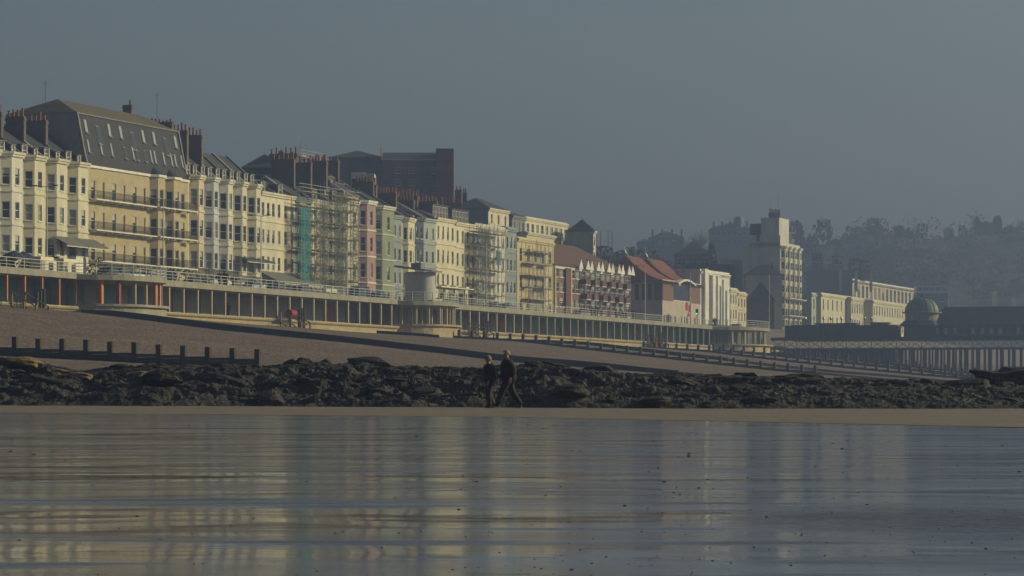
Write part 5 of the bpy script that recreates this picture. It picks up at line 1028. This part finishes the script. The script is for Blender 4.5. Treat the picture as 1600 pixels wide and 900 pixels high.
    for si in (0, 1):
        A, T_ = Vector(LG[si][2]), Vector(LG[si][3]); d = (T_-A); dh = Vector((d.x, d.y, 0)).normalized(); heel = A-dh*.055+Vector((0, 0, -.055)); V = [heel, (A+T_)/2+Vector((0, 0, -.01)), T_]
        s_ = link('shoe', skin_mesh('shoe', V, [(0, 1), (1, 2)], [(.05, .045), (.045, .048), (.032, .04)], mat('dark_shoe', (.03, .03, .035), .6), 1), o)
        V = [heel+Vector((0, 0, -.042)), T_+Vector((0, 0, -.028))]
        if detail and pose == 'stride': link('sole', skin_mesh('sole', V, [(0, 1)], [(.048, .012), (.04, .012)] if False else [.02, .016], mat('pale_sole', (.5, .48, .42), .7), 1), s_)
    if hairm:
        bm = bmesh.new(); bmesh.ops.create_icosphere(bm, subdivisions=3, radius=1)
        me = bpy.data.meshes.new('hair')
        for v in bm.verts:
            c = v.co; v.co = Vector((c.x*.128-.012, c.y*.112, c.z*.125))*(1+.08*(float(fbm(c.x*3+9, c.y*3+c.z*2, 3))-.5))
        dl = [f for f in bm.faces if f.calc_center_median().x > .035 and f.calc_center_median().z < .055 or f.calc_center_median().z < (-.09 if hair == 'bob' else -.02)]
        bmesh.ops.delete(bm, geom=dl, context='FACES'); bm.to_mesh(me); bm.free(); me.materials.append(hairm); link('hair', me, o, (P['hd'][0], 0, P['hd'][2]+.045))
    if detail:
        hx, hz_ = P['hd'][0], P['hd'][2]; f = MB(); f.tube((hx+.085, 0, hz_+.03), (hx+.122, 0, hz_-.01), .010, 6, .017); ob('nose', f, SKIN, o)
        for s in (1, -1):
            f = MB(); f.lathe([(0, -.03), (.012, -.02), (.014, .0), (.012, .02), (0, .03)], 6); e_ = ob('ear', f, SKIN, o, (hx-.005, s*.088, hz_+.015)); f = MB(); f.lathe([(0, -.009), (.011, 0), (0, .009)], 6); ob('eye', f, mat('dark_eye', (.02, .02, .02), .3), o, (hx+.088, s*.032, hz_+.03))
        f = MB(); f.box(hx+.088, hx+.100, -.024, .024, hz_-.045, hz_-.038); ob('mouth', f, mat('lips', (.25, .08, .07), .5), o)
    return o
def stripes():
    m = bpy.data.materials.new('striped_shirt'); m.use_nodes = True; n = m.node_tree; b = n.nodes['Principled BSDF']; tc = n.nodes.new('ShaderNodeTexCoord'); wv = n.nodes.new('ShaderNodeTexWave'); wv.bands_direction = 'Z'; wv.inputs['Scale'].default_value = 7.5
    cr = n.nodes.new('ShaderNodeValToRGB'); cr.color_ramp.interpolation = 'CONSTANT'; cr.color_ramp.elements[0].color = (.04, .045, .08, 1); cr.color_ramp.elements[1].color = (.35, .35, .36, 1); cr.color_ramp.elements[1].position = .62
    n.links.new(tc.outputs['Object'], wv.inputs['Vector']); n.links.new(wv.outputs['Fac'], cr.inputs[0]); n.links.new(cr.outputs[0], b.inputs['Base Color']); return m
JN = mat('navy_puffer', (.007, .009, .022), .6, .4, 9, .02, 18, stretch=(.3, .3, 2.2)); JM = mat('maroon_jacket', (.012, .007, .014), .8, .35, 5, .01, 12); TD = mat('dark_trousers', (.006, .007, .013), .8, .3, 5, .01, 14); TP = mat('patterned_trousers', (.038, .028, .034), .8, .7, 16, col2=(.010, .011, .02))
GH = mat('grey_blond_hair', (.24, .18, .13), .8, .3, 30); WH = mat('white_stubble_hair', (.30, .20, .17), .8, .2, 30)
def sand_z(x, y): zr = max(.03, min(.4, .075-x*.0075)); yb_ = float(yb(x)); u = (y-yb_)/(112-yb_); return .003+zr*u**1.4
for (px, Yd, kw) in ((795, 100.0, dict(label='bald man in dark maroon jacket striding left over the damp sand', pose='stride', jacket=JM, trouser=TD, hairm=WH, h=1.80, jl=.10)), (766, 100.3, dict(label='woman in open navy puffer jacket and striped top beside the bald man', pose='step', jacket=JN, trouser=TP, hairm=GH, hair='bob', h=1.64, fem=True))):
    x = xpx(px, Yd); o = person(loc=(x, Yd, sand_z(x, Yd)+.0), rz=math.pi+(.10 if 'bald' in kw['label'] else .62), **kw)
    if 'woman' in kw['label']:
        V = [(.10, 0, .93), (.125, 0, 1.15), (.125, 0, 1.38)]; link('striped_top', skin_mesh('striped_top', V, [(0, 1), (1, 2)], [(.07, .085), (.07, .08), (.05, .06)], stripes(), 1), o)
        f = MB(); f.tube((.03, 0, 1.5), (.09, 0, 1.52), .075, 10, .07); ob('collar', f, JN, o); f = MB(); f.box(.185, .195, -.06, .06, 1.645, 1.675); ob('sunglasses', f, IRON, o)
    else: f = MB(); f.tube((.04, 0, 1.48), (.07, 0, 1.56), .09, 10, .075); ob('collar', f, JM, o)
PEO = [(20, 1.2, 'dark dressed person at the railing near the far left of the promenade'), (343, 1.3, 'left one of two dark people walking on the promenade below the second terrace'), (352, 1.3, 'right one of two dark people walking on the promenade below the second terrace'), (365, 2.5, 'stooping person in blue right of the two promenade walkers'), (925, 1.5, 'left one of the pair before the brick balcony flats'), (932, 1.5, 'right one of the pair before the brick balcony flats'), (963, 2, 'person alone on the promenade under the right gablets'), (970, 2, 'person right of the lone walker under the gablets'), (990, 1.6, 'person on the promenade before the shaded end of the pink hall'), (1044, 1.4, 'person before the left arches of the pink hall'), (1117, 1.4, 'dark person before the white art deco building')]
for k, (px, off, lb) in enumerate(PEO):
    p = W(t_at(px, off), off, 13.31); person(lb, p, ROT+(0 if k % 2 else math.pi)+math.pi*0, 1.7+.08*(k % 3), 'stride' if k % 3 == 1 else 'stand', jacket=[JN, TD, JM][k % 3], trouser=[TD, NAVY][k % 2], hairm=[IRON, GH][k % 2], detail=False, group=None)
for px, off, lb in ((355, 4.0, 'dark figure under the gallery at the second terrace columns'), (1018, 3.0, 'far figure inside the lower gallery near the far steps'), (878, 3.5, 'dark figure inside the lower gallery under the brick flats')):
    p = W(t_at(px, off), off, 10.0); person(lb, p, ROT, 1.72, 'stand', jacket=NAVY, trouser=TD, hairm=IRON, detail=False)
# ------------------------------------------------------------------ cars along the road
def car(px, off, colour, label, van=False):
    p = W(t_at(px, off), off, 13.35); o = thing('parked_car', label, 'car', p, ROT, None); h = 1.9 if van else 1.45
    m_ = mat('car_paint_'+colour, dict(white=(.7, .7, .68), black=(.02, .02, .025), blue=(.04, .07, .16), grey=(.2, .2, .21), silver=(.4, .41, .42))[colour], .3, .1, 1, spec=.6)
    prof = [(-2.1, .3), (-2.15, .75), (-2.0, .95), (-1.0, 1.0), (1.2, 1.02), (2.05, .9), (2.15, .7), (2.1, .3)] if not van else [(-2.3, .3), (-2.35, .8), (-2.2, 1.1), (1.2, 1.15), (2.3, 1.1), (2.35, .3)]
    b = MB(); n = len(prof); b.v = [(x, y, z) for y in (-.85, .85) for x, z in prof]; b.f = [tuple(range(n)), tuple(range(2*n-1, n-1, -1))]+[(k, n+k, n+(k+1) % n, (k+1) % n) for k in range(n)]; b.m = [0]*len(b.f); ob('body', b, m_, o)
    cp = [(-1.15, 1.0), (-.55, h), (.9, h), (1.6, 1.0)] if not van else [(-1.9, 1.12), (-1.3, h), (2.2, h), (2.3, 1.12)]
    b = MB(); n = 4; b.v = [(x, y*(.95 if z < 1.2 else .8), z) for y in (-.8, .8) for x, z in cp]; b.f = [tuple(range(n)), tuple(range(2*n-1, n-1, -1))]+[(k, n+k, n+(k+1) % n, (k+1) % n) for k in range(n)]; b.m = [0]*len(b.f); ob('cabin_glass', b, GLASS, o)
    b = MB(); b.prism([(cp[1][0]-.05, -.68), (cp[2][0]+.05, -.68), (cp[2][0]+.05, .68), (cp[1][0]-.05, .68)], h-.01, h+.06); ob('roof_panel', b, m_, o)
    for x in (-1.35, 1.35):
        for y in (-.86, .68): b = MB(); b.tube((x, y, .32), (x, y+.18, .32), .32, 12); w__ = ob('wheel', b, IRON, o)
    for y in (-.6, .6): b = MB(); b.box(-2.17, -2.12, y-.15, y+.15, .65, .78); ob('headlight', b, MC['pale_panel'], o)
for px, off, c, lb, v in ((168, 6.5, 'black', 'black car behind the left bastion railing', 0), (186, 6.5, 'grey', 'grey car second on the left bastion', 0), (206, 6.5, 'white', 'white roofed car on the left bastion before the balcony building', 0), (228, 6.8, 'silver', 'silver car right of the white one on the left bastion', 0), (300, 10, 'black', 'dark car on the road below the yellow house', 0), (395, 7, 'silver', 'pale car before the end bay house', 0), (432, 7, 'black', 'dark car before the flat fronted houses', 0), (470, 7, 'blue', 'blue car before the left scaffold', 0), (560, 7, 'blue', 'tall blue van before the second scaffold', 1), (590, 7, 'black', 'dark car before the green house', 0), (770, 7, 'black', 'dark car before the scaffolded block', 0), (790, 7, 'grey', 'grey car right of the scaffolded block', 0), (905, 8, 'grey', 'grey car before the brick flats', 0), (1150, 8, 'black', 'dark car beyond the art deco building', 0)):
    car(px, off, c, lb, v)
# promenade furniture
def bench(px, off, label):
    o = thing('bench', label, 'bench', W(t_at(px, off), off, 13.31), ROT)
    for k in range(3): b = MB(); b.box(0, 1.8, .1+.14*k, .21+.14*k, .44, .48); ob('seat_slat', b, WHITE, o)
    for k in range(3): b = MB(); b.box(0, 1.8, .54, .57, .55+.14*k, .65+.14*k); ob('back_slat', b, WHITE, o)
    for x in (.15, 1.6): b = MB(); b.box(x, x+.06, .1, .55, 0, .43); ob('leg', b, IRON, o)
bench(515, 1.6, 'white slatted bench on the promenade before the first scaffold'); bench(525, 1.6, 'white slatted bench right of the first one before the scaffolds'); bench(110, 1.6, 'white bench at the left end of the promenade before the awnings')
for px, lb in ((56, 'rounded cream shelter box with a dark square hole, left of the two'), (92, 'rounded cream shelter box with a dark square hole, right of the two')):
    o = thing('shelter_box', lb, 'shelter', W(t_at(px, 1.5), 1.5, 13.31), ROT); b = MB(); b.prism([(0, -.5), (.5, -.8), (3.0, -.8), (3.5, -.5), (3.5, .5), (0, .5)], 0, 1.25); b.prism([(.3, -.4), (3.1, -.4), (3.1, .4), (.3, .4)], 1.252, 1.6); ob('shell', b, cream(3), o); b = MB(); b.box(1.3, 2.2, -.85, -.79, .25, 1.0); ob('opening', b, NAVY, o)
o = thing('utility_cabinet', 'white upright cabinet with dark side by the left railing', 'cabinet', W(t_at(119, 1.2), 1.2, 13.31), ROT); b = MB(); b.box(0, 1.6, 0, .8, 0, 1.9); ob('body', b, WHITE, o); b = MB(); b.box(1.602, 2.3, 0, .8, 0, 1.85); ob('door', b, NAVY, o); b = MB(); b.box(-.05, 1.65, -.05, .85, 1.902, 1.98); ob('lid', b, OFFW, o)
for px, lb in ((36, 'closed blue parasol among dark hedge at the far left'), (22, 'dark parasol beside the blue one at the far left')):
    o = thing('parasol', lb, 'parasol', W(t_at(px, 9), 9, 13.35), ROT); b = MB(); b.tube((0, 0, 0), (0, 0, 2.6), .04, 6); ob('pole', b, IRON, o); b = MB(); b.lathe([(1.4, 1.9), (.8, 2.35), (0, 2.7)], 10); ob('canopy', b, NB if False else NAVY, o)
mb = MB()
for k in range(26): tt_ = t_at(0, 22)+k*1.6; 
for k, (px, lb) in enumerate(((10, 'dark clipped shrub at the far left front garden'), (50, 'dark shrub in the front garden left of the first lamp'), (64, 'brownish shrub beside the first lamp'), (312, 'round dark shrub on the pavement before the lavender house'), (150, 'dark shrub before the ochre balcony building'), (268, 'small dark shrub by the right end of the left bastion'))):
    o = thing('shrub', lb, 'shrub', W(t_at(px, 12), 12, 13.35)); c = MB(); leafcloud(c, (0, 0, 1.3), 1.5, 420, .13); ob('foliage', c, FOL, o); c = MB(); c.tube((0, 0, 0), (0, 0, 1.2), .08, 5); ob('stem', c, BARK, o)
o = thing('traffic_light', 'traffic light showing green before the art deco building', 'traffic light', W(t_at(1089, 3), 3, 13.31), ROT); b = MB(); b.tube((0, 0, 0), (0, 0, 2.0), .06, 6); ob('pole', b, IRON, o); b = MB(); b.box(-.2, .2, -.2, .2, 2.0, 3.1); ob('housing', b, IRON, o)
gm = bpy.data.materials.new('green_lamp'); gm.use_nodes = True; gm.node_tree.nodes['Principled BSDF'].inputs['Emission Color'].default_value = (.1, 1, .5, 1); gm.node_tree.nodes['Principled BSDF'].inputs['Emission Strength'].default_value = 1.6
b = MB(); b.tube((-.2, 0, 2.25), (-.28, 0, 2.25), .16, 10); ob('green_lamp', b, gm, o)
# ------------------------------------------------------------------ haze: one closed box of air round everything
b = MB(); b.box(-900, 1100, -30, 1480, -1.6, 112); hz = ob('haze', b, [], None); hm = bpy.data.materials.new('haze'); hm.use_nodes = True; n = hm.node_tree; n.nodes.clear()
pv = n.nodes.new('ShaderNodeVolumePrincipled'); pv.inputs['Color'].default_value = (.34, .46, .82, 1); pv.inputs['Density'].default_value = 0.00072; pv.inputs['Anisotropy'].default_value = 0.4
mo = n.nodes.new('ShaderNodeOutputMaterial'); n.links.new(pv.outputs[0], mo.inputs['Volume']); hz.data.materials.append(hm); hz.display_type = 'WIRE'; tag(hz, 'pale sea haze over the whole bay', kind='stuff')
